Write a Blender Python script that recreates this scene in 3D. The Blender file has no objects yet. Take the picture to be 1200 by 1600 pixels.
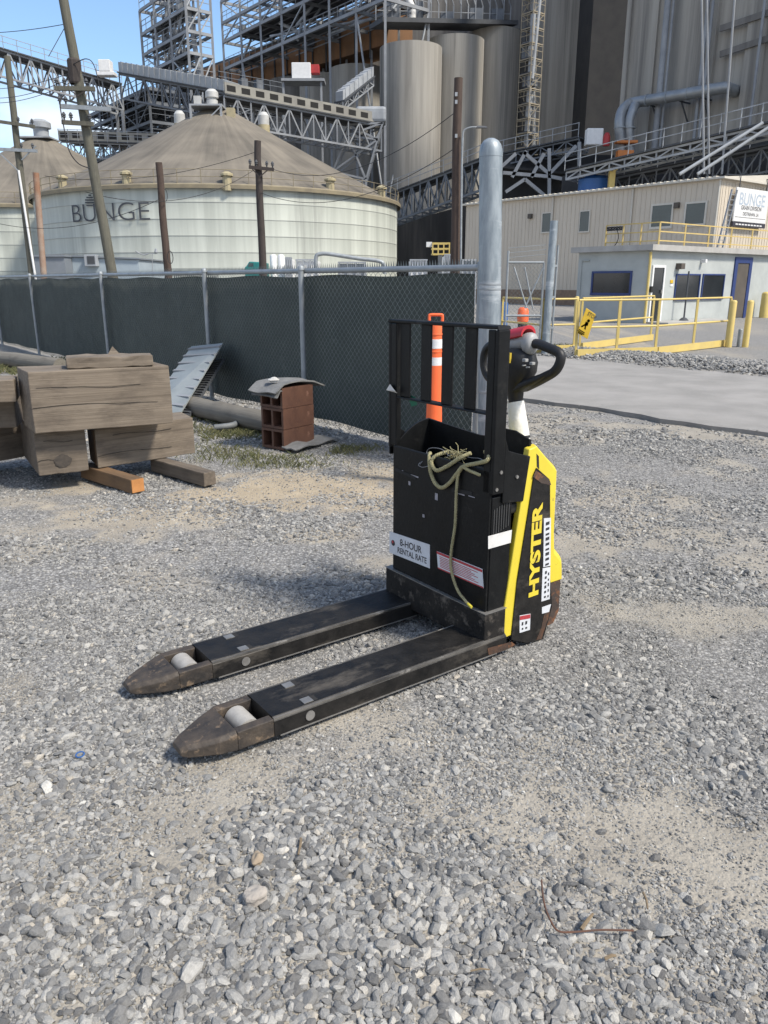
import bpy, math, random
import numpy as np
from mathutils import Vector, Matrix, Euler
random.seed(7); rng = np.random.default_rng(11)
R = math.radians
S = bpy.context.scene
C = S.collection

# ------------------------------------------------------------------ camera
CAM_H = 1.40; F_PX = 1200.0; PITCH = R(16.7)
cd = bpy.data.cameras.new('camera'); cam = bpy.data.objects.new('camera', cd); C.objects.link(cam)
cam.location = (0, 0, CAM_H); cam.rotation_euler = (R(90) - PITCH, 0, 0)
cd.sensor_fit = 'VERTICAL'; cd.sensor_height = 36; cd.lens = 36 * F_PX / 1600
cd.clip_start = 0.05; cd.clip_end = 5000
S.camera = cam
S.render.resolution_x = 768; S.render.resolution_y = 1024

# ------------------------------------------------------------------ sky, sun, exposure
SUN_EL = R(50); SUN_XY = Vector((0.86, -0.51)).normalized()
sun_dir = Vector((SUN_XY.x * math.cos(SUN_EL), SUN_XY.y * math.cos(SUN_EL), math.sin(SUN_EL)))
w = bpy.data.worlds.new('World'); S.world = w; w.use_nodes = True
nt = w.node_tree; nt.nodes.clear()
def N(t, typ, **kw):
    n = t.nodes.new(typ)
    for k, v in kw.items(): setattr(n, k, v)
    return n
sky = N(nt, 'ShaderNodeTexSky'); sky.sky_type = 'NISHITA'; sky.sun_disc = False
sky.sun_elevation = SUN_EL; sky.sun_rotation = math.atan2(SUN_XY.x, SUN_XY.y)
sky.air_density = 1.0; sky.dust_density = 1.0; sky.ozone_density = 2.0
tc = N(nt, 'ShaderNodeTexCoord'); mp = N(nt, 'ShaderNodeMapping'); mp.inputs['Scale'].default_value = (1, 1, 2.6)
mp.inputs['Location'].default_value = (0.35, 0.1, 0.0)
nz = N(nt, 'ShaderNodeTexNoise'); nz.inputs['Scale'].default_value = 3.2; nz.inputs['Detail'].default_value = 9; nz.inputs['Roughness'].default_value = 0.55
sep = N(nt, 'ShaderNodeSeparateXYZ'); mr = N(nt, 'ShaderNodeMapRange')
mr.inputs['From Min'].default_value = 0.24; mr.inputs['From Max'].default_value = 0.06
mr.inputs['To Min'].default_value = -0.10; mr.inputs['To Max'].default_value = 0.22
add = N(nt, 'ShaderNodeMath', operation='ADD'); cr = N(nt, 'ShaderNodeMapRange')
cr.inputs['From Min'].default_value = 0.50; cr.inputs['From Max'].default_value = 0.80
# unseen cloud added overhead and behind camera for whiter fill; clear patch ahead left
dt = N(nt, 'ShaderNodeVectorMath', operation='DOT_PRODUCT'); dt.inputs[1].default_value = Vector((-.42, .80, .42)).normalized()
dm_ = N(nt, 'ShaderNodeMapRange'); dm_.inputs['From Min'].default_value = .93; dm_.inputs['From Max'].default_value = .45
dm_.inputs['To Min'].default_value = -.06; dm_.inputs['To Max'].default_value = .16
add2 = N(nt, 'ShaderNodeMath', operation='ADD')
mix = N(nt, 'ShaderNodeMix', data_type='RGBA'); mix.inputs['B'].default_value = (7.0, 6.85, 6.75, 1)
tint = N(nt, 'ShaderNodeMix', data_type='RGBA', blend_type='MULTIPLY'); tint.inputs['Factor'].default_value = 1.0
tint.inputs['B'].default_value = (1.15, 1.25, 1.3, 1)
bg = N(nt, 'ShaderNodeBackground'); bg.inputs['Strength'].default_value = 0.09
wo = N(nt, 'ShaderNodeOutputWorld')
L = nt.links.new
L(tc.outputs['Generated'], mp.inputs['Vector']); L(mp.outputs['Vector'], nz.inputs['Vector'])
L(tc.outputs['Generated'], sep.inputs[0]); L(sep.outputs['Z'], mr.inputs['Value'])
L(nz.outputs['Fac'], add.inputs[0]); L(mr.outputs['Result'], add.inputs[1])
L(tc.outputs['Generated'], dt.inputs[0]); L(dt.outputs['Value'], dm_.inputs['Value']); L(add.outputs[0], add2.inputs[0]); L(dm_.outputs['Result'], add2.inputs[1]); L(add2.outputs[0], cr.inputs['Value'])
L(cr.outputs['Result'], mix.inputs['Factor']); L(sky.outputs['Color'], tint.inputs['A']); L(tint.outputs['Result'], mix.inputs['A'])
L(mix.outputs['Result'], bg.inputs['Color']); L(bg.outputs['Background'], wo.inputs['Surface'])
sd = bpy.data.lights.new('sun', 'SUN'); sd.energy = 2.6; sd.angle = R(9.0); sd.color = (1.0, 0.925, 0.81)
so = bpy.data.objects.new('sun', sd); C.objects.link(so)
so.rotation_euler = (-sun_dir).to_track_quat('-Z', 'Y').to_euler(); so.location = (20, -20, 60)
S.view_settings.view_transform = 'Standard'; S.view_settings.look = 'None'
S.view_settings.exposure = 0.95; S.view_settings.gamma = 1.0

# ------------------------------------------------------------------ pixel -> place
_f = Vector((0, math.cos(PITCH), -math.sin(PITCH))); _u = Vector((0, math.sin(PITCH), math.cos(PITCH)))
EYE = Vector((0, 0, CAM_H))
def ray(u, v): return _f + _u * ((800 - v) / F_PX) + Vector((1, 0, 0)) * ((u - 600) / F_PX)
def pz(u, v, z=0.0):
    d = ray(u, v); return EYE + d * ((z - CAM_H) / d.z)
def pY(u, v, Y):
    d = ray(u, v); return EYE + d * (Y / d.y)
def pplane(u, v, O, Nn):
    d = ray(u, v); return EYE + d * ((Vector(O) - EYE).dot(Nn) / d.dot(Nn))
def px_at(Y): return 1.047 * Y / F_PX      # metres per photo pixel at depth Y (near the horizon)

# ------------------------------------------------------------------ materials
MATS = {}
def mat(name, c1, c2=None, scale=4.0, stretch=(1, 1, 1), rough=0.7, metal=0.0, bump=0.0, bscale=None,
        c3=None, t3=0.62, s3=None, st3=None, w3=0.06, detail=8, spec=0.5, coord='Object', lo=0.35, hi=0.65, rrange=0.0):
    m = bpy.data.materials.new(name); m.use_nodes = True; t = m.node_tree; b = t.nodes['Principled BSDF']; l = t.links.new
    c2 = c2 or tuple(x * 0.75 for x in c1)
    co = N(t, 'ShaderNodeTexCoord'); ma = N(t, 'ShaderNodeMapping'); ma.inputs['Scale'].default_value = stretch
    l(co.outputs[coord], ma.inputs['Vector'])
    n = N(t, 'ShaderNodeTexNoise'); n.inputs['Scale'].default_value = scale; n.inputs['Detail'].default_value = detail; n.inputs['Roughness'].default_value = 0.62
    l(ma.outputs['Vector'], n.inputs['Vector'])
    r = N(t, 'ShaderNodeMapRange'); r.inputs['From Min'].default_value = lo; r.inputs['From Max'].default_value = hi
    l(n.outputs['Fac'], r.inputs['Value'])
    mx = N(t, 'ShaderNodeMix', data_type='RGBA'); mx.inputs['A'].default_value = (*c1, 1); mx.inputs['B'].default_value = (*c2, 1)
    l(r.outputs['Result'], mx.inputs['Factor']); col = mx.outputs['Result']
    if c3:
        m3 = N(t, 'ShaderNodeMapping'); m3.inputs['Scale'].default_value = st3 or stretch; m3.inputs['Location'].default_value = (3.1, 7.7, 1.3)
        l(co.outputs[coord], m3.inputs['Vector'])
        n3 = N(t, 'ShaderNodeTexNoise'); n3.inputs['Scale'].default_value = s3 or scale * 2; n3.inputs['Detail'].default_value = 9; n3.inputs['Roughness'].default_value = 0.68
        l(m3.outputs['Vector'], n3.inputs['Vector'])
        r3 = N(t, 'ShaderNodeMapRange'); r3.inputs['From Min'].default_value = t3; r3.inputs['From Max'].default_value = t3 + w3
        l(n3.outputs['Fac'], r3.inputs['Value'])
        x3 = N(t, 'ShaderNodeMix', data_type='RGBA'); x3.inputs['B'].default_value = (*c3, 1)
        l(col, x3.inputs['A']); l(r3.outputs['Result'], x3.inputs['Factor']); col = x3.outputs['Result']
    l(col, b.inputs['Base Color']); b.inputs['Roughness'].default_value = rough; b.inputs['Metallic'].default_value = metal
    b.inputs['Specular IOR Level'].default_value = spec
    if rrange:
        rr = N(t, 'ShaderNodeMapRange'); rr.inputs['To Min'].default_value = rough - rrange; rr.inputs['To Max'].default_value = rough + rrange
        l(n.outputs['Fac'], rr.inputs['Value']); l(rr.outputs['Result'], b.inputs['Roughness'])
    if bump:
        nb = N(t, 'ShaderNodeTexNoise'); nb.inputs['Scale'].default_value = bscale or scale * 3; nb.inputs['Detail'].default_value = 8
        l(ma.outputs['Vector'], nb.inputs['Vector'])
        bp = N(t, 'ShaderNodeBump'); bp.inputs['Strength'].default_value = bump; bp.inputs['Distance'].default_value = 0.02
        l(nb.outputs['Fac'], bp.inputs['Height']); l(bp.outputs['Normal'], b.inputs['Normal'])
    MATS[name] = m; return m

black_paint = mat('black_paint', (.005, .0055, .006), (.009, .0095, .010), 9, rough=.45, spec=.2, c3=(.030, .029, .027), t3=.585, s3=12, w3=.2, rrange=.15, bump=.05, bscale=60)
black_worn = mat('black_worn', (.008, .0078, .0078), (.020, .0185, .017), 14, rough=.5, spec=.25, c3=(.105, .092, .076), t3=.535, s3=9, st3=(.4, 1, 1), w3=.22, bump=.14, bscale=50, rrange=.15)
black_dirty = mat('black_dirty', (.007, .007, .0075), (.022, .020, .018), 11, rough=.6, spec=.25, c3=(.12, .105, .088), t3=.53, s3=20, w3=.16, bump=.18, bscale=40)
fork_nose = mat('fork_nose', (.022, .019, .017), (.075, .058, .043), 12, rough=.65, c3=(.16, .115, .075), t3=.57, s3=30, w3=.1, bump=.25, bscale=40)
vent_grey = mat('vent_grey', (.05, .05, .05), None, 20, rough=.6)
black_plastic = mat('black_plastic', (.015, .015, .016), (.022, .022, .022), 20, rough=.5, spec=.4, bump=.06, bscale=150)
grey_plastic = mat('grey_plastic', (.36, .36, .36), (.30, .30, .29), 12, rough=.5)
red_plastic = mat('red_plastic', (.50, .025, .035), (.42, .02, .03), 12, rough=.4)
yellow_paint = mat('yellow_paint', (.70, .56, .045), (.62, .49, .045), 5, rough=.42, c3=(.22, .165, .05), t3=.63, s3=18, w3=.08)
rust_strong = mat('rust_strong', (.10, .045, .022), (.03, .024, .02), 14, rough=.85, c3=(.22, .09, .035), t3=.55, s3=22, w3=.12, bump=.2, bscale=50)
edge_worn = mat('edge_worn', (.15, .14, .125), (.035, .033, .030), 9, stretch=(.6, 1, 1), rough=.6, c3=(.26, .245, .22), t3=.58, s3=14, w3=.1)
rust_black = mat('rust_black', (.035, .027, .023), (.06, .04, .03), 8, rough=.7, c3=(.22, .085, .03), t3=.53, s3=11, w3=.12, bump=.2, bscale=40)
white_wrap = mat('white_wrap', (.80, .79, .74), (.68, .66, .60), 14, rough=.55, c3=(.45, .42, .33), t3=.66, s3=20, st3=(1, 1, .4), bump=.3, bscale=25)
roller = mat('roller', (.40, .38, .345), (.29, .275, .25), 18, rough=.7)
sticker_white = mat('sticker_white', (.62, .64, .67), (.55, .56, .58), 20, rough=.5, c3=(.3, .3, .29), t3=.66, s3=30)
sticker_pink = mat('sticker_pink', (.60, .42, .44), (.55, .50, .50), 20, rough=.5, c3=(.25, .2, .2), t3=.64, s3=40)
sticker_red = mat('sticker_red', (.45, .05, .06), None, 20, rough=.5)
ink = mat('ink', (.03, .03, .035), None, 20, rough=.6)
ink_pale = mat('ink_pale', (.45, .52, .60), None, 20, rough=.6)
sticker_yellow = mat('sticker_yellow', (.60, .44, .05), None, 20, rough=.5)
steel_bare = mat('steel_bare', (.34, .33, .31), (.24, .23, .215), 25, rough=.45, metal=.6)
scuff = mat('scuff', (.33, .32, .36), (.22, .21, .22), 40, rough=.5)
rope_mat = mat('rope', (.40, .36, .20), (.30, .265, .14), 45, rough=.9, bump=.5, bscale=200)
rope_tip = mat('rope_tip', (.65, .55, .05), None, 30, rough=.8)
wire_grey = mat('wire_grey', (.30, .30, .31), None, 20, rough=.5, metal=.5)
galv = mat('galvanised', (.20, .235, .26), (.31, .35, .375), 14, stretch=(1, 1, .25), rough=.5, metal=.25, bump=.1, lo=.4, hi=.6, c3=(.46, .49, .51), t3=.55, s3=6, st3=(.25, .25, 1.2), w3=.12, rrange=.1)
galv_dull = mat('galvanised_dull', (.33, .355, .37), (.25, .27, .28), 6, rough=.55, metal=.35)
steel_grey = mat('steel_grey', (.285, .30, .315), (.205, .215, .23), .6, rough=.65, c3=(.13, .09, .07), t3=.66, s3=.9)
steel_light = mat('steel_light', (.36, .38, .40), (.25, .265, .28), .7, rough=.6)
steel_dark = mat('steel_dark', (.07, .075, .085), (.045, .05, .055), .7, rough=.75)
steel_blue = mat('steel_blue', (.16, .178, .20), (.10, .112, .13), .5, rough=.65)
screen_green = mat('screen_green', (.056, .069, .061), (.072, .086, .076), 1.3, rough=.85, c3=(.092, .104, .094), t3=.6, s3=5, bump=.1, bscale=3)
link_wire = mat('link_wire', (.21, .23, .22), (.14, .155, .15), 6, rough=.6, metal=.3)
hide_orange = mat('orange_plastic', (.85, .145, .04), (.78, .13, .035), 6, rough=.45)
refl_white = mat('reflective_white', (.72, .71, .70), (.62, .62, .62), 30, rough=.45)
def wood(name, a, b, c, axis=0, sc=1.0):
    st = [12, 12, 12]; st[axis] = .16
    s3 = [3.2, 3.2, 3.2]; s3[axis] = 1.3
    return mat(name, a, b, 3.6 * sc, stretch=tuple(st), rough=.88, bump=.22, bscale=9, c3=c, t3=.49, s3=2.1, st3=tuple(s3), w3=.34, lo=.3, hi=.7)
timber = wood('timber_weathered', (.235, .192, .145), (.118, .094, .070), (.058, .045, .035))
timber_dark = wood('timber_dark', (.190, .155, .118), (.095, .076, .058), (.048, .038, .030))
timber_fresh = wood('timber_fresh', (.19, .118, .062), (.14, .082, .042), (.06, .04, .026))
wood_end = mat('wood_end', (.50, .22, .07), (.38, .165, .05), 20, rough=.8)
log_bark = wood('log_grey', (.20, .185, .155), (.13, .118, .098), (.07, .06, .05))
pole_wood = wood('pole_wood', (.13, .124, .096), (.085, .082, .063), (.06, .055, .045), axis=2, sc=.6)
pole_brown = wood('pole_brown', (.085, .058, .044), (.055, .037, .030), (.025, .018, .016), axis=2, sc=.6)
pole_dark = wood('pole_dark', (.06, .048, .042), (.04, .032, .03), (.02, .018, .017), axis=2, sc=.6)
clay = mat('brown_clay', (.115, .056, .036), (.085, .041, .028), 10, rough=.55, c3=(.19, .10, .07), t3=.62, s3=16, bump=.15, bscale=30)
rubber = mat('rubber_mat', (.19, .19, .185), (.13, .13, .128), 12, rough=.85, bump=.3, bscale=30)
sheet_metal = mat('sheet_metal', (.29, .315, .315), (.235, .26, .262), 4, rough=.55, metal=.1)
sheet_under = mat('sheet_under', (.10, .105, .105), (.06, .065, .065), 10, rough=.7)
concrete = mat('silo_concrete', (.365, .345, .305), (.245, .23, .205), 1.1, stretch=(1, 1, .05), rough=.9, c3=(.085, .082, .078), t3=.53, s3=.75, st3=(1, 1, .022), w3=.2, bump=.2, bscale=2)
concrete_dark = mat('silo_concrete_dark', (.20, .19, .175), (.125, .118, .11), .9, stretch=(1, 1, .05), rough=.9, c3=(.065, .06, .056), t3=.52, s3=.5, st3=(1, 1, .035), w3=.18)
tank_wall = mat('tank_wall', (.50, .525, .47), (.36, .38, .34), .9, stretch=(1, 1, .06), rough=.75, c3=(.20, .205, .19), t3=.565, s3=.9, st3=(1, 1, .04), w3=.22)
beige_metal = mat('beige_metal', (.59, .52, .42), (.53, .465, .375), 1.2, stretch=(1, 1, .2), rough=.55)
beige_trim = mat('beige_trim', (.60, .565, .49), (.54, .505, .44), 1.2, rough=.55)
brick = mat('brick_base', (.27, .19, .13), (.20, .14, .10), 5, rough=.9)
grey_block = mat('grey_painted_block', (.42, .445, .43), (.355, .378, .368), 1.5, rough=.8, c3=(.20, .21, .20), t3=.66, s3=2.5, st3=(1, 1, .3), bump=.1, bscale=8)
slab_conc = mat('slab_concrete', (.42, .41, .385), (.33, .32, .30), 2, rough=.85)
blue_paint = mat('blue_paint', (.022, .045, .16), (.018, .036, .13), 4, rough=.5)
dark_glass = mat('dark_glass', (.012, .015, .018), (.02, .024, .028), 1.5, rough=.08, spec=.6)
teal_glass = mat('teal_glass', (.035, .06, .065), (.05, .08, .085), 1.0, rough=.08, spec=.6)
dark_inside = mat('dark_inside', (.02, .019, .018), None, 2, rough=.9)
brown_door = mat('brown_door', (.10, .085, .07), None, 2, rough=.7)
white_paint = mat('white_paint', (.74, .74, .73), (.66, .66, .65), 3, rough=.5)
rail_yellow = mat('rail_yellow', (.63, .48, .15), (.55, .42, .15), 3, rough=.5, c3=(.30, .23, .12), t3=.68, s3=6)
rail_pale = mat('rail_pale', (.58, .43, .16), (.48, .36, .14), 3, rough=.55, c3=(.24, .16, .09), t3=.66, s3=5)
sign_yellow = mat('sign_yellow', (.72, .46, .03), None, 3, rough=.5)
blue_tank_m = mat('blue_plastic', (.02, .10, .30), (.018, .085, .26), 2, rough=.5)
rust_wall = mat('rust_wall', (.24, .12, .055), (.15, .085, .045), .5, stretch=(1, 1, .25), rough=.85, c3=(.30, .20, .10), t3=.62, s3=.6)
red_paint = mat('red_paint', (.42, .03, .03), None, 2, rough=.5)
orange_paint = mat('orange_paint', (.62, .20, .04), None, 2, rough=.5)
vent_cream = mat('vent_cream', (.40, .345, .21), (.33, .285, .18), 2, rough=.6)
tank_rim = mat('tank_rim', (.27, .23, .15), (.20, .17, .12), 1, rough=.8)
shed_blue = mat('shed_blue', (.34, .40, .44), (.29, .345, .385), 1, rough=.65)
shed_dark = mat('shed_dark', (.19, .21, .235), (.16, .18, .20), 1, rough=.65)
teal_paint = mat('teal_paint', (.02, .20, .19), None, 2, rough=.35)
duct_metal = mat('duct_metal', (.31, .325, .335), (.235, .25, .26), .8, rough=.4, metal=.4)
rust_pipe = mat('rust_pipe', (.26, .14, .085), (.33, .27, .22), 1.2, rough=.8)
stone_white = mat('stone_white', (.55, .54, .51), (.42, .41, .39), 20, rough=.8, bump=.4)
stone_grey = mat('stone_big', (.40, .36, .31), (.28, .25, .22), 14, rough=.85, bump=.5)
leaf_green = mat('grass_blade', (.085, .10, .035), (.16, .15, .07), 8, rough=.8)
pipe_grey = mat('pipe_grey', (.17, .18, .185), (.11, .12, .125), 8, rough=.6)
asphalt = mat('asphalt', (.315, .30, .28), (.235, .226, .21), 1.6, stretch=(1, 1, 1), rough=.9, c3=(.30, .29, .27), t3=.56, s3=60, bump=.35, bscale=160, detail=12)
cable_mat = mat('cable', (.03, .03, .032), None, 2, rough=.8)
rust_wire = mat('rust_wire', (.13, .06, .035), (.10, .06, .045), 30, rough=.9)
twig_mat = mat('twig', (.22, .165, .10), (.15, .11, .07), 30, rough=.9)
green_tag = mat('green_tag', (.01, .16, .09), None, 20, rough=.6)
tape_white = mat('tape_white', (.70, .69, .66), (.55, .54, .52), 20, rough=.7)

# radially weathered cone roof
fan_white = mat('fan_white', (.50, .50, .48), (.40, .40, .38), 1.5, rough=.6)
def cone_mat():
    m = bpy.data.materials.new('tank_roof'); m.use_nodes = True; t = m.node_tree; b = t.nodes['Principled BSDF']; l = t.links.new
    co = N(t, 'ShaderNodeTexCoord'); sp = N(t, 'ShaderNodeSeparateXYZ'); l(co.outputs['Object'], sp.inputs[0])
    at = N(t, 'ShaderNodeMath', operation='ARCTAN2'); l(sp.outputs['Y'], at.inputs[0]); l(sp.outputs['X'], at.inputs[1])
    cb = N(t, 'ShaderNodeCombineXYZ'); sc = N(t, 'ShaderNodeMath', operation='MULTIPLY'); sc.inputs[1].default_value = 9.0; l(at.outputs[0], sc.inputs[0])
    sz = N(t, 'ShaderNodeMath', operation='MULTIPLY'); sz.inputs[1].default_value = .13; l(sp.outputs['Z'], sz.inputs[0])
    l(sc.outputs[0], cb.inputs['X']); l(sz.outputs[0], cb.inputs['Y'])
    n = N(t, 'ShaderNodeTexNoise'); n.inputs['Scale'].default_value = 1.6; n.inputs['Detail'].default_value = 9; n.inputs['Roughness'].default_value = .65; l(cb.outputs[0], n.inputs['Vector'])
    n2 = N(t, 'ShaderNodeTexNoise'); n2.inputs['Scale'].default_value = .35; n2.inputs['Detail'].default_value = 6; l(co.outputs['Object'], n2.inputs['Vector'])
    ad = N(t, 'ShaderNodeMath', operation='ADD'); l(n.outputs['Fac'], ad.inputs[0]); l(n2.outputs['Fac'], ad.inputs[1])
    rp = N(t, 'ShaderNodeValToRGB'); e = rp.color_ramp.elements
    e[0].position = .36; e[0].color = (.105, .093, .075, 1); e[1].position = .62; e[1].color = (.205, .180, .142, 1)
    hf = N(t, 'ShaderNodeMath', operation='MULTIPLY'); hf.inputs[1].default_value = .5; l(ad.outputs[0], hf.inputs[0])
    l(hf.outputs[0], rp.inputs['Fac']); l(rp.outputs['Color'], b.inputs['Base Color']); b.inputs['Roughness'].default_value = .85
    return m
tank_roof = cone_mat()

# ------------------------------------------------------------------ mesh builder
class MB:
    def __init__(s): s.v = []; s.f = []
    def add(s, vs, fs):
        o = len(s.v); s.v += [tuple(p) for p in vs]; s.f += [tuple(i + o for i in f) for f in fs]; return s
    def box(s, x0, x1, y0, y1, z0, z1):
        return s.add([(x0,y0,z0),(x1,y0,z0),(x1,y1,z0),(x0,y1,z0),(x0,y0,z1),(x1,y0,z1),(x1,y1,z1),(x0,y1,z1)],
                     [(3,2,1,0),(4,5,6,7),(0,1,5,4),(1,2,6,5),(2,3,7,6),(3,0,4,7)])
    def obox(s, O, X, Y, Z):          # corner + three edge vectors
        O, X, Y, Z = map(Vector, (O, X, Y, Z))
        vs = [O, O+X, O+X+Y, O+Y, O+Z, O+X+Z, O+X+Y+Z, O+Y+Z]
        fs = [(3,2,1,0),(4,5,6,7),(0,1,5,4),(1,2,6,5),(2,3,7,6),(3,0,4,7)]
        if X.cross(Y).dot(Z) < 0: fs = [f[::-1] for f in fs]
        return s.add(vs, fs)
    def bar(s, a, b, w, h=None, up=(0, 0, 1)):
        a, b = Vector(a), Vector(b); h = h or w; d = (b - a)
        if d.length < 1e-6: return s
        dn = d.normalized(); up = Vector(up)
        if abs(dn.dot(up)) > .98: up = Vector((1, 0, 0))
        x = dn.cross(up).normalized(); y = x.cross(dn)
        return s.obox(a - x * w / 2 - y * h / 2, x * w, d, y * h)
    def tube(s, pts, r, n=8, cap=True, closed=False):
        pts = [Vector(p) for p in pts]; m = len(pts); rs = r if isinstance(r, (list, tuple)) else [r] * m
        vs = []; prev = None
        for i, p in enumerate(pts):
            if closed: t = pts[(i + 1) % m] - pts[i - 1]
            else: t = (pts[min(i + 1, m - 1)] - pts[max(i - 1, 0)])
            t.normalize()
            if prev is None:
                up = Vector((0, 0, 1)) if abs(t.z) < .95 else Vector((1, 0, 0)); x = t.cross(up).normalized()
            else: x = (prev - t * prev.dot(t)).normalized()
            prev = x; y = x.cross(t)
            for k in range(n):
                a = 2 * math.pi * k / n; vs.append(p + (x * math.cos(a) + y * math.sin(a)) * rs[i])
        fs = []
        for i in range(m if closed else m - 1):
            for k in range(n):
                a, b = i * n + k, i * n + (k + 1) % n; j = (i + 1) % m
                fs.append((a, j * n + k, j * n + (k + 1) % n, b))
        if cap and not closed: fs += [tuple(range(n)), tuple(reversed(range((m - 1) * n, m * n)))]
        return s.add(vs, fs)
    def prism(s, poly, vec):          # planar polygon (3-D points) extruded by vec
        poly = [Vector(p) for p in poly]; vec = Vector(vec); n = len(poly)
        nn = Vector((0, 0, 0))
        for i in range(n): nn += poly[i].cross(poly[(i + 1) % n])
        if nn.dot(vec) > 0: poly = poly[::-1]
        return s.add(poly + [p + vec for p in poly],
                     [tuple(range(n)), tuple(reversed(range(n, 2 * n)))] + [(i, i + n, (i + 1) % n + n, (i + 1) % n) for i in range(n)])
    def lathe(s, prof, c=(0, 0), n=48, z0=0, ang=(0, 2 * math.pi)):
        vs = []; full = abs(ang[1] - ang[0] - 2 * math.pi) < 1e-6; m = n if full else n + 1
        for r, z in prof:
            for k in range(m):
                a = ang[0] + (ang[1] - ang[0]) * k / n; vs.append((c[0] + r * math.cos(a), c[1] + r * math.sin(a), z + z0))
        fs = []
        for i in range(len(prof) - 1):
            for k in range(n):
                k2 = (k + 1) % m; fs.append((i * m + k, i * m + k2, (i + 1) * m + k2, (i + 1) * m + k))
        return s.add(vs, fs)
    def loft(s, secs, cap=True):      # list of equal-length closed loops
        n = len(secs[0]); o = [p for q in secs for p in q]
        fs = [(i*n+k, (i+1)*n+k, (i+1)*n+(k+1) % n, i*n+(k+1) % n) for i in range(len(secs)-1) for k in range(n)]
        if cap: fs += [tuple(range(n)), tuple(reversed(range((len(secs)-1)*n, len(secs)*n)))]
        return s.add(o, fs)
FRAME = {}
def mesh_of(name, mb, inv=None):
    me = bpy.data.meshes.new(name); vs = mb.v
    if inv is not None: vs = [tuple(inv @ Vector(p)) for p in vs]
    me.from_pydata(vs, [], mb.f); me.update(); return me
def part(name, mb, m, parent=None, local=False, smooth=False, bev=0.0, label=None):
    """one mesh object; vertices are given in world space unless local"""
    if parent is not None:
        fr = FRAME[parent.name]; me = mesh_of(name, mb, None if local else fr.inverted())
        o = bpy.data.objects.new(name, me); C.objects.link(o); o.parent = parent; FRAME[o.name] = fr
    else:
        ctr = Vector((sum(p[0] for p in mb.v) / len(mb.v), sum(p[1] for p in mb.v) / len(mb.v), min(p[2] for p in mb.v)))
        fr = Matrix.Translation(ctr); me = mesh_of(name, mb, fr.inverted())
        o = bpy.data.objects.new(name, me); o.location = ctr; C.objects.link(o); FRAME[o.name] = fr
    if m: me.materials.append(m)
    if smooth: shade(me, smooth)
    if bev:
        b = o.modifiers.new('bevel', 'BEVEL'); b.width = bev; b.segments = 2; b.limit_method = 'ANGLE'; b.angle_limit = R(35)
    if label: o['label'] = label
    return o
def loose(mb):
    par = list(range(len(mb.v)))
    def find(a):
        while par[a] != a: par[a] = par[par[a]]; a = par[a]
        return a
    for f in mb.f:
        r = find(f[0])
        for i in f[1:]: par[find(i)] = r
    groups = {}
    for f in mb.f: groups.setdefault(find(f[0]), []).append(f)
    out = []
    for fs in groups.values():
        ids = sorted({i for f in fs for i in f}); ix = {i: k for k, i in enumerate(ids)}; o = MB()
        o.v = [mb.v[i] for i in ids]; o.f = [tuple(ix[i] for i in f) for f in fs]; out.append(o)
    return out
def parts(name, mb, m, parent, **kw):      # every loose piece becomes a part of its own
    return [part(name, q, m, parent, **kw) for q in loose(mb)]
def shade(me, ang):
    import bmesh
    me.polygons.foreach_set('use_smooth', [True] * len(me.polygons))
    lim = R(40 if ang is True else ang)
    bm = bmesh.new(); bm.from_mesh(me)
    for e in bm.edges: e.smooth = (len(e.link_faces) == 2 and e.calc_face_angle(4.0) < lim)
    bm.to_mesh(me); bm.free()
def tag(o, label, cat, group=None, kind=None):
    if label: o['label'] = label
    if cat: o['category'] = cat
    if group: o['group'] = group
    if kind: o['kind'] = kind
    return o
def thing(name, label, cat, loc=(0, 0, 0), rotz=0.0, group=None):
    o = bpy.data.objects.new(name, None); C.objects.link(o); o.location = loc; o.rotation_euler = (0, 0, rotz); o.empty_display_size = .2
    FRAME[o.name] = Matrix.Translation(Vector(loc)) @ Matrix.Rotation(rotz, 4, 'Z')
    return tag(o, label, cat, group)
def structure(name, mb, m, smooth=False):
    o = part(name, mb, m, None, smooth=smooth); o['kind'] = 'structure'; return o
def copy_tree(o, parent=None):
    c = o.copy(); C.objects.link(c); FRAME[c.name] = FRAME[o.name]
    if parent: c.parent = parent
    for ch in list(o.children): copy_tree(ch, c)
    return c
def text_mb(body, size=1.0, depth=0.0, align='CENTER', xscale=1.0, bold=0.0):
    cu = bpy.data.curves.new('txt', 'FONT'); cu.body = body; cu.size = size; cu.extrude = depth; cu.align_x = align; cu.align_y = 'CENTER'; cu.offset = bold
    ob = bpy.data.objects.new('txt', cu); C.objects.link(ob); dg = bpy.context.evaluated_depsgraph_get(); dg.update()
    me = bpy.data.meshes.new_from_object(ob.evaluated_get(dg)); mb = MB()
    mb.add([(v.co.x * xscale, v.co.y, v.co.z) for v in me.vertices], [tuple(p.vertices) for p in me.polygons])
    bpy.data.objects.remove(ob); bpy.data.curves.remove(cu); bpy.data.meshes.remove(me)
    return mb
def map_mb(mb, fn):
    o = MB(); o.v = [tuple(fn(Vector(p))) for p in mb.v]; o.f = list(mb.f); return o
def onplane(mb, O, X, Y, lift=0.002):
    O, X, Y = Vector(O), Vector(X).normalized(), Vector(Y).normalized(); Z = X.cross(Y)
    return map_mb(mb, lambda p: O + X * p.x + Y * p.y + Z * (p.z + lift))

# site axes: the fence, the road and the buildings share them
DL = Vector((-.625, .78, 0)).normalized()       # away, to the left
DR = Vector((.78, .625, 0)).normalized()        # away, to the right
NL = -DR                                        # normal of faces that look left, towards the camera
NR = -DL                                        # normal of faces that look right, towards the camera
UP = Vector((0, 0, 1))

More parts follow.
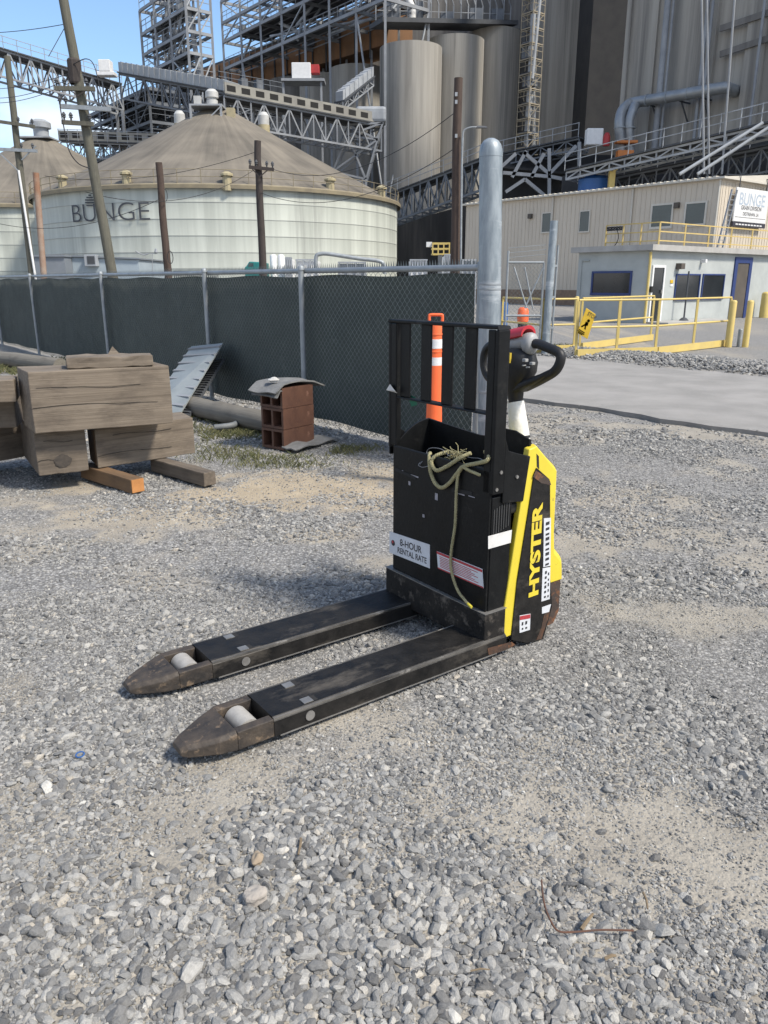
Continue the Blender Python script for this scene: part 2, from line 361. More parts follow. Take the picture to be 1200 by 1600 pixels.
# ------------------------------------------------------------------ ground
class VN:
    def __init__(s, seed, n=256): s.g = np.random.default_rng(seed).random((n, n)); s.n = n
    def __call__(s, x, y):
        xi = np.floor(x).astype(int); yi = np.floor(y).astype(int); fx = x - xi; fy = y - yi
        fx = fx * fx * (3 - 2 * fx); fy = fy * fy * (3 - 2 * fy); n = s.n; g = s.g
        a = g[xi % n, yi % n]; b = g[(xi + 1) % n, yi % n]; c = g[xi % n, (yi + 1) % n]; d = g[(xi + 1) % n, (yi + 1) % n]
        return (a * (1 - fx) + b * fx) * (1 - fy) + (c * (1 - fx) + d * fx) * fy
vn1, vn2, vn3 = VN(1), VN(2), VN(3)
def fbm(x, y, vn, o=4):
    r = 0; a = .5; s = 0
    for k in range(o): r = r + a * vn(x * 2 ** k + 17 * k, y * 2 ** k + 31 * k); s += a; a *= .55
    return r / s
PATCH = [(360, 1280, .34, .22, 1.0), (560, 1300, .24, .16, .8), (300, 1380, .20, .10, .8), (120, 1285, .30, .10, .85), (260, 1300, .2, .1, .6), (1000, 1180, .30, .14, .8), (900, 1230, .22, .10, .6),
         (1150, 1340, .28, .12, 1.0), (1030, 1290, .30, .10, .75), (1000, 1500, .16, .08, .7), (1150, 1520, .14, .08, .8), (190, 1535, .10, .05, 1.0), (500, 1430, .18, .09, .9),
         (430, 770, .75, .30, .95), (560, 740, .5, .35, .8), (250, 800, .6, .3, .6), (600, 1130, .18, .06, .5), (720, 1060, .2, .08, .4), (960, 830, .5, .3, .35),
         (60, 1100, .3, .12, .4), (860, 1400, .12, .07, .6), (1120, 660, 1.2, .5, .5)]
PW = [(pz(u, v).x, pz(u, v).y, a, b, k) for u, v, a, b, k in PATCH]
def dirt_field(x, y):
    d = np.zeros_like(x)
    for px, py, a, b, k in PW: d = np.maximum(d, k * np.exp(-(((x - px) / (a * 1.35)) ** 2 + ((y - py) / (b * 1.7)) ** 2)))
    n = fbm(x * 2.6, y * 2.6, vn1); n2 = fbm(x * 9, y * 9, vn2)
    return np.clip(d * (.6 + 1.0 * n2) + (n - .525) * 1.9 + (n2 - .5) * .6, 0, 1)
def height_field(x, y):
    h = (fbm(x * 1.1, y * 1.1, vn3) - .5) * .05 + (fbm(x * 6, y * 6, vn2) - .5) * .016
    near = np.clip((30 - np.hypot(x, y)) / 10, 0, 1)
    return h * near - .012
def axis(a, b, step, lim):
    c = list(np.arange(a, b + 1e-6, step)); s = step; x = b
    while x < lim: s *= 1.25; x += s; c.append(x)
    s = step; x = a
    while x > -lim: s *= 1.25; x -= s; c.insert(0, x)
    return np.array(c)
gx = axis(-5, 6, .07, 1500); gy = axis(.2, 11, .07, 1500)
X, Y = np.meshgrid(gx, gy); Z = height_field(X, Y)
nv = X.size; me = bpy.data.meshes.new('ground'); nx, ny = len(gx), len(gy)
idx = np.arange(nv).reshape(ny, nx); q = np.stack([idx[:-1, :-1], idx[:-1, 1:], idx[1:, 1:], idx[1:, :-1]], -1).reshape(-1, 4)
me.vertices.add(nv); me.vertices.foreach_set('co', np.stack([X, Y, Z], -1).reshape(-1).astype(np.float32))
me.loops.add(q.size); me.loops.foreach_set('vertex_index', q.reshape(-1).astype(np.int32))
me.polygons.add(len(q)); me.polygons.foreach_set('loop_start', (np.arange(len(q)) * 4).astype(np.int32))
me.polygons.foreach_set('use_smooth', np.ones(len(q), bool)); me.update(); me.validate()
at = me.attributes.new('dirt', 'FLOAT', 'POINT'); at.data.foreach_set('value', dirt_field(X, Y).reshape(-1).astype(np.float32))
wm = np.exp(-(((X - pz(470, 765).x) / 1.6) ** 2 + ((Y - pz(470, 765).y) / .9) ** 2)).reshape(-1)
at = me.attributes.new('warm', 'FLOAT', 'POINT'); at.data.foreach_set('value', wm.astype(np.float32))
ground = bpy.data.objects.new('ground', me); C.objects.link(ground); ground['kind'] = 'structure'
def ground_mat():
    m = bpy.data.materials.new('gravel_ground'); m.use_nodes = True; t = m.node_tree; b = t.nodes['Principled BSDF']; l = t.links.new
    co = N(t, 'ShaderNodeTexCoord')
    def vor(scale, rnd=1.0, feat='F1'):
        v = N(t, 'ShaderNodeTexVoronoi'); v.feature = feat; v.inputs['Scale'].default_value = scale; v.inputs['Randomness'].default_value = rnd
        l(co.outputs['Object'], v.inputs['Vector']); return v
    v1 = vor(70); v2 = vor(150)
    sp = N(t, 'ShaderNodeSeparateColor'); l(v1.outputs['Color'], sp.inputs[0])
    rp = N(t, 'ShaderNodeValToRGB'); e = rp.color_ramp.elements
    e[0].position = 0; e[0].color = (.19, .185, .18, 1); e[1].position = 1; e[1].color = (.47, .455, .43, 1)
    x = e.new(.45); x.color = (.28, .275, .265, 1); x = e.new(.8); x.color = (.36, .35, .33, 1)
    l(sp.outputs[0], rp.inputs['Fac'])
    # darker joints between stones
    jr = N(t, 'ShaderNodeMapRange'); jr.inputs['From Min'].default_value = .25; jr.inputs['From Max'].default_value = .62; jr.inputs['To Min'].default_value = 1; jr.inputs['To Max'].default_value = .5
    l(v1.outputs['Distance'], jr.inputs['Value'])
    mj = N(t, 'ShaderNodeMix', data_type='RGBA', blend_type='MULTIPLY'); mj.inputs['Factor'].default_value = 1; l(rp.outputs['Color'], mj.inputs['A']); l(jr.outputs['Result'], mj.inputs['B'])
    # fines / dirt
    n = N(t, 'ShaderNodeTexNoise'); n.inputs['Scale'].default_value = 3; n.inputs['Detail'].default_value = 10; n.inputs['Roughness'].default_value = .7; l(co.outputs['Object'], n.inputs['Vector'])
    n2 = N(t, 'ShaderNodeTexNoise'); n2.inputs['Scale'].default_value = 210; n2.inputs['Detail'].default_value = 6; n2.inputs['Roughness'].default_value = .75; l(co.outputs['Object'], n2.inputs['Vector'])
    dr = N(t, 'ShaderNodeValToRGB'); e = dr.color_ramp.elements
    e[0].position = .30; e[0].color = (.165, .148, .123, 1); e[1].position = .72; e[1].color = (.44, .402, .335, 1)
    av = N(t, 'ShaderNodeMath', operation='ADD'); l(n.outputs['Fac'], av.inputs[0]); l(n2.outputs['Fac'], av.inputs[1])
    hv = N(t, 'ShaderNodeMath', operation='MULTIPLY'); hv.inputs[1].default_value = .5; l(av.outputs[0], hv.inputs[0]); l(hv.outputs[0], dr.inputs['Fac'])
    aw = N(t, 'ShaderNodeAttribute', attribute_name='warm')
    wx = N(t, 'ShaderNodeMix', data_type='RGBA', blend_type='MULTIPLY'); wx.inputs['B'].default_value = (1.22, 1.10, .92, 1)
    l(aw.outputs['Fac'], wx.inputs['Factor']); l(dr.outputs['Color'], wx.inputs['A'])
    ad = N(t, 'ShaderNodeAttribute', attribute_name='dirt')
    dm = N(t, 'ShaderNodeMath', operation='ADD'); l(ad.outputs['Fac'], dm.inputs[0])
    nn = N(t, 'ShaderNodeMapRange'); nn.inputs['To Min'].default_value = -.45; nn.inputs['To Max'].default_value = .75; l(n2.outputs['Fac'], nn.inputs['Value']); l(nn.outputs['Result'], dm.inputs[1])
    dc = N(t, 'ShaderNodeMapRange'); dc.inputs['From Min'].default_value = .18; dc.inputs['From Max'].default_value = .5; l(dm.outputs[0], dc.inputs['Value'])
    mx = N(t, 'ShaderNodeMix', data_type='RGBA'); l(dc.outputs['Result'], mx.inputs['Factor']); l(mj.outputs['Result'], mx.inputs['A']); l(wx.outputs['Result'], mx.inputs['B'])
    l(mx.outputs['Result'], b.inputs['Base Color']); b.inputs['Roughness'].default_value = .92
    inv = N(t, 'ShaderNodeMath', operation='SUBTRACT'); inv.inputs[0].default_value = 1; l(v1.outputs['Distance'], inv.inputs[1])
    i2 = N(t, 'ShaderNodeMath', operation='MULTIPLY_ADD'); l(v2.outputs['Distance'], i2.inputs[0]); i2.inputs[1].default_value = -.4; l(inv.outputs[0], i2.inputs[2])
    bp = N(t, 'ShaderNodeBump'); bp.inputs['Strength'].default_value = .7; bp.inputs['Distance'].default_value = .005; l(i2.outputs[0], bp.inputs['Height']); l(bp.outputs['Normal'], b.inputs['Normal'])
    return m
me.materials.append(ground_mat())

def gravel_mat():
    m = bpy.data.materials.new('crushed_stone'); m.use_nodes = True; t = m.node_tree; b = t.nodes['Principled BSDF']; l = t.links.new
    a = N(t, 'ShaderNodeAttribute', attribute_name='tone', attribute_type='INSTANCER')
    rp = N(t, 'ShaderNodeValToRGB'); e = rp.color_ramp.elements
    e[0].position = 0; e[0].color = (.125, .121, .115, 1); e[1].position = 1; e[1].color = (.60, .58, .525, 1)
    for p, c in ((.25, (.205, .202, .194)), (.55, (.33, .322, .302)), (.78, (.455, .438, .40)), (.88, (.45, .405, .335)), (.94, (.60, .575, .52))):
        x = e.new(p); x.color = (*c, 1)
    l(a.outputs['Fac'], rp.inputs['Fac'])
    co = N(t, 'ShaderNodeTexCoord'); n = N(t, 'ShaderNodeTexNoise'); n.inputs['Scale'].default_value = 2.2; n.inputs['Detail'].default_value = 8; n.inputs['Roughness'].default_value = .7
    l(co.outputs['Object'], n.inputs['Vector'])
    r = N(t, 'ShaderNodeMapRange'); r.inputs['From Min'].default_value = .3; r.inputs['From Max'].default_value = .7; r.inputs['To Min'].default_value = .72; r.inputs['To Max'].default_value = 1.18; l(n.outputs['Fac'], r.inputs['Value'])
    mx = N(t, 'ShaderNodeMix', data_type='RGBA', blend_type='MULTIPLY'); mx.inputs['Factor'].default_value = 1; l(rp.outputs['Color'], mx.inputs['A']); l(r.outputs['Result'], mx.inputs['B'])
    l(mx.outputs['Result'], b.inputs['Base Color']); b.inputs['Roughness'].default_value = .88
    bp = N(t, 'ShaderNodeBump'); bp.inputs['Strength'].default_value = .4; bp.inputs['Distance'].default_value = .15; l(n.outputs['Fac'], bp.inputs['Height']); l(bp.outputs['Normal'], b.inputs['Normal'])
    return m
crushed = gravel_mat()
def scatter_stones(name, x, y, z, rad, tone, label, seed=0):
    n = len(x); me = bpy.data.meshes.new(name); me.vertices.add(n)
    me.vertices.foreach_set('co', np.stack([x, y, z], -1).reshape(-1).astype(np.float32))
    g = np.random.default_rng(seed + 5)
    rot = g.random((n, 3)) * 6.283; rot[:, 0] = g.normal(0, .35, n); rot[:, 1] = g.normal(0, .35, n)
    sc = np.stack([rad * g.uniform(.85, 1.55, n), rad * g.uniform(.6, 1.0, n), rad * g.uniform(.45, .8, n)], -1)
    for nm, typ, key, arr in (('rot', 'FLOAT_VECTOR', 'vector', rot), ('scl', 'FLOAT_VECTOR', 'vector', sc), ('tone', 'FLOAT', 'value', tone), ('pick', 'INT', 'value', g.integers(0, 8, n))):
        a = me.attributes.new(nm, typ, 'POINT'); a.data.foreach_set(key, arr.reshape(-1).astype(np.int32 if typ == 'INT' else np.float32))
    o = bpy.data.objects.new(name, me); C.objects.link(o); me.materials.append(crushed)
    ng = bpy.data.node_groups.new(name, 'GeometryNodeTree')
    ng.interface.new_socket('Geometry', in_out='INPUT', socket_type='NodeSocketGeometry'); ng.interface.new_socket('Geometry', in_out='OUTPUT', socket_type='NodeSocketGeometry')
    gi = N(ng, 'NodeGroupInput'); go = N(ng, 'NodeGroupOutput'); l = ng.links.new
    gti = N(ng, 'GeometryNodeGeometryToInstance'); inst = N(ng, 'GeometryNodeInstanceOnPoints')
    for k in range(8):
        ico = N(ng, 'GeometryNodeMeshIcoSphere'); ico.inputs['Radius'].default_value = 1; ico.inputs['Subdivisions'].default_value = 2
        rv = N(ng, 'FunctionNodeRandomValue', data_type='FLOAT_VECTOR')
        rv.inputs[0].default_value = (-.34,) * 3; rv.inputs[1].default_value = (.34,) * 3; rv.inputs['Seed'].default_value = k * 13 + 3
        sp = N(ng, 'GeometryNodeSetPosition'); hull = N(ng, 'GeometryNodeConvexHull'); sm = N(ng, 'GeometryNodeSetMaterial'); sm.inputs['Material'].default_value = crushed
        l(ico.outputs['Mesh'], sp.inputs['Geometry']); l(rv.outputs[0], sp.inputs['Offset']); l(sp.outputs['Geometry'], hull.inputs['Geometry'])
        l(hull.outputs[0], sm.inputs['Geometry']); l(sm.outputs['Geometry'], gti.inputs[0])
    def na(nm, typ):
        a = N(ng, 'GeometryNodeInputNamedAttribute', data_type=typ); a.inputs['Name'].default_value = nm; return a.outputs['Attribute']
    l(gi.outputs[0], inst.inputs['Points']); l(gti.outputs[0], inst.inputs['Instance']); inst.inputs['Pick Instance'].default_value = True
    l(na('pick', 'INT'), inst.inputs['Instance Index']); l(na('rot', 'FLOAT_VECTOR'), inst.inputs['Rotation']); l(na('scl', 'FLOAT_VECTOR'), inst.inputs['Scale'])
    l(inst.outputs['Instances'], go.inputs[0])
    md = o.modifiers.new('scatter', 'NODES'); md.node_group = ng
    return tag(o, label, None, kind='stuff')

FEN_A = pz(742, 727); FEN_A.z = 0                     # near end of the fence
def road_side(x, y): return (x - RN.x) * DR.x + (y - RN.y) * DR.y       # >0 on the road side
RN = pz(1000, 652); RN.z = 0
def make_gravel():
    xs, ys, rs = [], [], []
    def batch(n, y0, y1, rmed, rsig, keep_pow, rmax, floor=.08):
        y = np.sqrt(rng.uniform(y0 ** 2, y1 ** 2, n)); x = rng.uniform(-1, 1, n) * (y * .60 + .35)
        d = dirt_field(x, y); cl = fbm(x * 2.3 + 9, y * 2.3 + 3, vn2, 5)
        keep = rng.random(n) < np.clip(1.05 - d * keep_pow, .04, 1) * np.clip(.22 + (cl - .40) * 3.4, floor, 1)
        x, y = x[keep], y[keep]; r = np.clip(np.exp(rng.normal(math.log(rmed), rsig, len(x))), .0025, rmax)
        r *= np.clip(.72 + (cl[keep] - .35) * 1.5, .6, 1.25)
        xs.append(x); ys.append(y); rs.append(r)
    batch(230000, .75, 3.4, .0027, .42, .12, .0065, .45)
    batch(95000, .75, 3.4, .0038, .44, 1.3, .011)
    batch(14500, .75, 3.4, .0068, .36, 1.7, .015)
    batch(1500, .75, 3.5, .0112, .30, 1.3, .021)
    batch(170000, 3.4, 7.0, .0043, .44, .3, .012, .3)
    batch(42000, 3.4, 8.0, .0070, .38, 1.2, .017)
    batch(90000, 7.0, 13, .0078, .42, .9, .021)
    # a heap of larger stones in front of the forks and along the bottom edge
    for u, v, s, n in ((430, 1330, .10, 520), (470, 1270, .09, 260), (140, 1190, .16, 320), (300, 1560, .28, 900), (700, 1540, .25, 1000), (420, 1590, .25, 700), (60, 1420, .2, 420), (820, 1590, .3, 500), (640, 1450, .2, 500)):
        c = pz(u, v); xs.append(rng.normal(c.x, s, n)); ys.append(rng.normal(c.y, s * .8, n)); rs.append(np.clip(rng.normal(.0098, .0030, n), .004, .02))
    x, y, r = map(np.concatenate, (xs, ys, rs))
    k = (road_side(x, y) < .02 * np.sin(y * 9) - .03) & ((x - FEN_A.x) * DR.x + (y - FEN_A.y) * DR.y < .35) | ((x > FEN_A.x + .1) & (road_side(x, y) < -.02))
    rs_ = road_side(x, y); k |= (rs_ > 0) & (rs_ < .9) & (x > FEN_A.x + .1) & (rng.random(len(x)) < .5 * np.exp(-rs_ / .14))
    x, y, r = x[k], y[k], r[k]; on_road = .035 * (rs_[k] > .03)
    z = on_road + height_field(x, y) + r * rng.uniform(-.25, .40, len(r))
    tone = np.clip(rng.beta(1.5, 1.9, len(r)) * .93 + (rng.random(len(r)) > .97) * .25, 0, 1)
    scatter_stones('gravel', x, y, z, r, tone, 'loose grey crushed stone gravel covering the yard', 1)
make_gravel()
# asphalt road, parallel to the fence
far = pz(1100, 583); wroad = (Vector((far.x, far.y, 0)) - RN).dot(DR)
mb = MB()
segs = 260
for i in range(segs):
    s0 = -14 + i * .28; s1 = s0 + .28
    e0 = .05 * math.sin(s0 * 3.1) + .03 * math.sin(s0 * 9.7 + 1); e1 = .05 * math.sin(s1 * 3.1) + .03 * math.sin(s1 * 9.7 + 1)
    a = RN + DL * s0 + DR * e0; b_ = RN + DL * s1 + DR * e1; c_ = RN + DL * s1 + DR * (wroad - e1 * 1.5); d_ = RN + DL * s0 + DR * (wroad - e0 * 1.5)
    t = .03
    mb.add([a - UP*.05, b_ - UP*.05, c_ - UP*.05, d_ - UP*.05, a + UP*t, b_ + UP*t, c_ + UP*t, d_ + UP*t], [(4,7,6,5), (0,4,5,1), (2,6,7,3)])
structure('road', mb, asphalt)
# stones heaped along the far edge of the road
n = 26000; c0 = pz(1100, 572)
s_ = rng.uniform(-6, 3.2, n); o_ = rng.normal(.55, .42, n); px_ = c0.x + DL.x * s_ + DR.x * o_; py_ = c0.y + DL.y * s_ + DR.y * o_
hz = np.clip(.15 * np.exp(-((o_ - .5) / .6) ** 2) * (.6 + .8 * fbm(s_ * 1.3 + 40, o_ * 1.3 + 40, vn1)), 0, 1) * rng.random(n) ** .3
scatter_stones('gravel_bank', px_, py_, hz * .7, np.clip(rng.normal(.018, .007, n), .008, .04), np.clip(rng.beta(2.2, 2.6, n) * .95, 0, 1), 'grey gravel bank beside the far edge of the road', 3)

# ------------------------------------------------------------------ pallet truck (local frame: x to the tiller, y away from camera)
C1 = Vector((.388, 2.677, 0)); TH = math.atan2(.592, .806)
truck = thing('pallet_truck', 'black and yellow electric pallet truck parked on the gravel with its forks lowered', 'pallet truck', C1, TH)
TF = FRAME[truck.name]; TA = TF.to_3x3() @ Vector((1, 0, 0)); TB = TF.to_3x3() @ Vector((0, 1, 0)); TI = TF.inverted()
def sp_(u, v, b=0.0):               # pixel on the plane y=b of the truck -> (x, z)
    p = TI @ pplane(u, v, C1 + TB * b, TB); return p.x, p.z
def fp_(u, v, a=0.0):               # pixel on the plane x=a -> (y, z)
    p = TI @ pplane(u, v, C1 + TA * a, TA); return p.y, p.z
def T(name, mb, m, parent=truck, **kw): return part(name, mb, m, parent, local=True, **kw)
BW = .62
def TS(name, mb, m, parent=truck, **kw): return parts(name, mb, m, parent, local=True, **kw)
# forks
def fork(y0, y1):
    z1 = .088; zb = .022; yc = (y0 + y1) / 2; mb = MB()
    def sec(x, a, b, lo, hi, ch=.012):
        return [(x, a, lo), (x, b, lo), (x, b, hi - ch), (x, b - ch, hi), (x, a + ch, hi), (x, a, hi - ch)]
    mb.loft([sec(.10, y0, y1, zb, z1), sec(-.92, y0, y1, zb, z1)][::-1])
    f = T('fork', mb, black_worn)
    nb = MB()
    # frame round the roller slot, then the tapering nose
    nb.box(-1.045, -.9202, y0 + .001, y0 + .035, zb, z1 - .004); nb.box(-1.045, -.9202, y1 - .035, y1 - .001, zb, z1 - .004)
    nb.loft([sec(-1.0452, y0, y1, zb, z1), sec(-1.10, y0 + .012, y1 - .012, zb, z1 - .012), sec(-1.185, y0 + .050, y1 - .050, zb + .002, .062, .012), sec(-1.205, y0 + .062, y1 - .062, zb + .008, .052, .010)][::-1])
    T('nose', nb, fork_nose, f, bev=.003)
    w_ = MB(); w_.tube([(-.985, y0 + .045, .046), (-.985, y1 - .045, .046)], .039, 24); T('load_wheel', w_, roller, f, smooth=True)
    sl = MB(); sl.box(-1.044, -.921, y0 + .036, y1 - .036, .024, .03); T('wheel_slot', sl, dark_inside, f)
    hw = MB()
    hw.box(-.80, -.765, y0 + .018, y0 + .05, z1 - .002, z1 + .0025); hw.box(-.80, -.765, y1 - .05, y1 - .018, z1 - .002, z1 + .0025)
    hw.tube([(-.79, y0 - .003, .052), (-.79, y0 + .004, .052)], .017, 20)
    TS('pin_plate', hw, steel_bare, f)
    hw = MB(); hw.box(-.764, -.748, y0 + .018, y0 + .05, z1 - .003, z1 + .001); hw.box(-.764, -.748, y1 - .05, y1 - .018, z1 - .003, z1 + .001); TS('pin_slot', hw, dark_inside, f)
    we = MB()
    for ya in (y0, y1): we.bar((-.92, ya + (.0055 if ya == y0 else -.0055), z1 - .0055), (.07, ya + (.0055 if ya == y0 else -.0055), z1 - .0055), .0075, .0075)
    parts('worn_edge', we, edge_worn, f, local=True)
    ed = MB(); ed.box(-.9, .05, y0 - .0015, y0 + .002, .018, .0225); T('lower_edge', ed, steel_bare, f)
    return f
fork(-.015, .175); fork(.445, .635)
# chassis skirt under the battery case
mb = MB(); mb.box(-.012, .098, -.006, BW + .006, .055, .193); mb.box(.0985, .30, .012, BW - .012, .05, .19); T('chassis_skirt', mb, black_dirty, bev=.005)
mb = MB(); mb.box(-.0135, .10, -.0075, BW + .0075, .1935, .1965); T('skirt_edge', mb, steel_bare)
# battery case: open box with arched far side
FT = .747
mb = MB(); mb.box(0, .012, .008, BW - .03, .197, FT); mb.prism([(.0, BW - .03, .197), (.012, BW - .03, .197), (.045, BW - .001, .197), (.033, BW, .197)], (0, 0, FT - .197)); T('front_panel', mb, black_paint, bev=.004)
arc = [(.033, .197), (.2155, .197), (.2155, .835), (.205, .835)] + [(.205 - .172 * t, .835 - .088 * t ** 1.9) for t in np.linspace(.12, 1, 10)]
mb = MB(); mb.prism([(x, BW - .012, z) for x, z in arc], (0, .012, 0)); T('far_side_panel', mb, black_paint, bev=.002)
mb = MB(); mb.prism([(.205, BW - .012, .197), (.205, .02, .197), (.205, .02, .835), (.205, .10, .858), (.205, .19, .858), (.205, .20, .815), (.205, .30, .812), (.205, BW - .012, .834)], (.01, 0, 0)); T('back_panel', mb, black_paint)
mb = MB(); mb.box(.0125, .115, .006, .018, .197, .645); T('near_side_panel', mb, black_paint, bev=.003)
mb = MB(); mb.box(.013, .204, .019, BW - .014, .56, .60); mb.box(.05, .19, .05, .25, .60, .70); mb.box(.06, .18, .30, .52, .60, .66); T('battery', mb, black_plastic, bev=.01)
# slots and scrapes in the front panel
mb = MB()
y0, z0 = fp_(617, 733); y1, z1 = fp_(650, 747)
mb.prism([(-.0015, y0, z0 + .008), (-.0015, y0, z0 - .006), (-.0015, y1, z1 - .007), (-.0015, y1, z1 + .005)], (.001, 0, 0))
y0, z0 = fp_(706, 766); y1, z1 = fp_(738, 772)
mb.prism([(-.0015, y0, z0 + .01), (-.0015, y0, z0 - .006), (-.0015, y1, z1 - .007), (-.0015, y1, z1 + .008)], (.001, 0, 0)); TS('lift_slot', mb, dark_inside)
mb = MB()
for u, v, w_, h_ in ((640, 755, 3, 7), (682, 776, 4, 12), (662, 806, 3, 6), (720, 772, 12, 2), (737, 776, 10, 2), (629, 737, 2, 5), (648, 744, 12, 1.6)):
    a, b_ = fp_(u - w_ / 2, v - h_ / 2), fp_(u + w_ / 2, v + h_ / 2); mb.box(-.0012, -.0004, min(a[0], b_[0]), max(a[0], b_[0]), b_[1], a[1])
TS('scrape', mb, scuff)
# stickers with lettering on the front panel
def front_sticker(name, corners, m, lines, tm, th, border=None):
    q = [fp_(*c) for c in corners]               # TL TR BR BL in the picture
    mb = MB(); mb.prism([(-.0022, y, z) for y, z in q], (.0018, 0, 0)); o = T(name, mb, m)
    O = Vector((-.0024, *q[3])); X = Vector((-.0024, *q[2])) - O; Y_ = Vector((-.0024, *q[0])) - O
    for body, cx, cy, size, xs in lines:
        tm_ = text_mb(body, size, xscale=xs, bold=.0006)
        t_ = map_mb(tm_, lambda p: O + X * cx + Y_ * cy + X.normalized() * p.x + Y_.normalized() * p.y + Vector((-.0005, 0, 0)))
        T('lettering', t_, tm, o)
    if border:
        bm_ = MB()
        for a, b_ in ((0.86, 1.0), (0.0, .07)): bm_.prism([O + Y_ * a - Vector((.0004, 0, 0)), O + X + Y_ * a - Vector((.0004, 0, 0)), O + X + Y_ * b_ - Vector((.0004, 0, 0)), O + Y_ * b_ - Vector((.0004, 0, 0))], (.0003, 0, 0))
        for j in range(7):
            y_ = .16 + j * .095
            bm_.prism([O + X * .06 + Y_ * y_ - Vector((.0004, 0, 0)), O + X * (.9 - .07 * (j % 3)) + Y_ * y_ - Vector((.0004, 0, 0)), O + X * (.9 - .07 * (j % 3)) + Y_ * (y_ + .038) - Vector((.0004, 0, 0)), O + X * .06 + Y_ * (y_ + .038) - Vector((.0004, 0, 0))], (.0003, 0, 0))
        T('printed_lines', bm_, border, o)
    return o
s1 = front_sticker('rental_sticker', [(609, 830), (672, 851), (672, 888), (609, 863)], sticker_white, [('8-HOUR', .54, .66, .042, .95), ('RENTAL RATE', .57, .27, .036, .88)], ink, .05)
y_, z_ = fp_(615, 848); mb = MB(); mb.tube([(-.0032, y_, z_), (-.0026, y_, z_)], .013, 18); T('round_emblem', mb, ink, s1)
mb = MB(); mb.tube([(-.0038, y_ + .002, z_ + .004), (-.0033, y_ + .002, z_ + .004)], .0065, 14); T('emblem_centre', mb, sticker_red, s1)
front_sticker('warning_sticker', [(683, 861), (754, 889), (756, 919), (685, 888)], sticker_white, [], ink, .03, sticker_red)
# near side: vent slots, white tape
def side_quad(name, pts, m, b=.0035, d=.0015):
    q = [sp_(u, v, b) for u, v in pts]; mb = MB(); mb.prism([(x, b, z) for x, z in q], (0, d, 0)); return T(name, mb, m)
side_quad('white_tape', [(763, 838), (800, 828), (798, 848), (763, 858)], tape_white)
mb = MB()
for i in range(7):
    x = .022 + i * .0125; mb.box(x, x + .004, .004, .0058, .50 + .004 * i, .60 + .004 * i)
T('vent_grille', mb, vent_grey)
# load backrest
BZ = 1.256; MZ = .952
def bar_(a, b, w, h, **k):
    m_ = MB(); m_.bar(a, b, w, h, **k); return m_
br = MB()
br.box(.0, .055, -.006, .012, .66, BZ - .014)          # near upright: a plate on edge, then its flange
br.box(.0, .008, .012, .048, .66, BZ - .014)
br.box(.0, .055, BW - .012, BW + .006, .735, BZ - .014); br.box(.0, .008, BW - .048, BW - .012, .7475, BZ - .014)
br.box(-.002, .057, .001, BW - .001, BZ - .013, BZ)
br.box(.002, .05, .013, BW - .013, MZ - .008, MZ)
bk = T('load_backrest', br, black_paint, bev=.004)
crn = MB()
for yy, s in ((-.006, 1), (BW + .006, -1)):
    pts = [(-.002, yy, BZ - .0141), (-.002, yy, BZ - .03)] ; crn.prism([(-.002, yy, BZ - .0135), (-.002, yy + s * .004, BZ - .004), (-.002, yy + s * .0075, BZ - .0005), (-.002, yy + s * .0075, BZ - .0135)], (.059, 0, 0))
TS('rounded_corner', crn, black_paint, bk)
for u in (635, 667.5, 700.5, 737):
    yb, _ = fp_(u, 575, .02); m_ = MB(); m_.box(.012, .020, yb - .030, yb + .030, MZ + .0005, BZ - .0135); T('bar', m_, black_paint, bk, bev=.002)
mb = MB(); mb.prism([(.0552, -.004, .80), (.0552, -.004, .62), (.165, -.004, .61), (.19, -.004, .78), (.12, -.004, .80), (.075, -.004, .815), (.0552, -.004, .87)], (0, .009, 0)); T('mounting_plate', mb, black_paint, bk, bev=.003)
mb = MB(); mb.prism([(.01, BW + .0065, .84), (.01, BW + .0065, .70), (.10, BW + .0065, .70), (.12, BW + .0065, .77)], (0, .007, 0)); T('mounting_plate', mb, black_paint, bk, bev=.003)
mb = MB()
for u, v in ((782, 738), (807, 745), (775, 765)):
    x, z = sp_(u, v, -.004); mb.tube([(x, -.010, z), (x, -.002, z)], .007, 6)
TS('bolt', mb, steel_bare, bk)
mb = MB(); y_, z_ = fp_(612, 611, .0); mb.add([(-.006, y_ + .03, z_ + .001), (-.006, y_ - .045, z_ - .003), (-.02, y_ - .05, z_ + .008), (-.012, y_ - .004, z_ + .03), (.0, y_ + .01, z_ + .018), (.008, y_ + .02, z_ + .004)], [(0, 1, 2, 3), (0, 3, 4, 5)]); T('tape_scrap', mb, tape_white, bk)
mb = MB(); y_, z_ = fp_(643, 628, .03); mb.add([(.03, y_ + .03, z_ + .03), (.03, y_ - .025, z_ + .022), (.032, y_ - .035, z_ - .008), (.034, y_ + .005, z_ - .02)], [(0, 1, 2, 3)]); T('green_tag', mb, green_tag, bk)
# cowl over the drive unit: bulges to the rear in plan
def cowl_profile(y, g=0.0):
    t = (y - BW / 2) / (BW / 2); k = max(0, 1 - abs(t) ** 2.6); bl = .13 * k; zt = .03 * k
    P = [(.104, .062), (.09, .15), (.187, .805 + zt * .3), (.225 + bl * .3, .812 + zt), (.345 + bl * .75, .70 + zt), (.352 + bl, .45), (.362 + bl, .36), (.410 + bl, .312), (.420 + bl, .235), (.33 + bl, .235), (.30, .075)]
    sm_ = min(1, max(0, (y - .028) / .03)); sm_ = sm_ * sm_ * (3 - 2 * sm_)
    P = [(x + (.118 * sm_ if i < 3 else .05 * sm_ if i == 3 else 0), z - (.075 * sm_ if i in (2, 3) else 0)) for i, (x, z) in enumerate(P)]
    return [(x, y, z) for x, z in P]
ys = np.concatenate([np.linspace(0, .06, 5), np.linspace(.1, BW - .1, 9), np.linspace(BW - .06, BW, 5)])
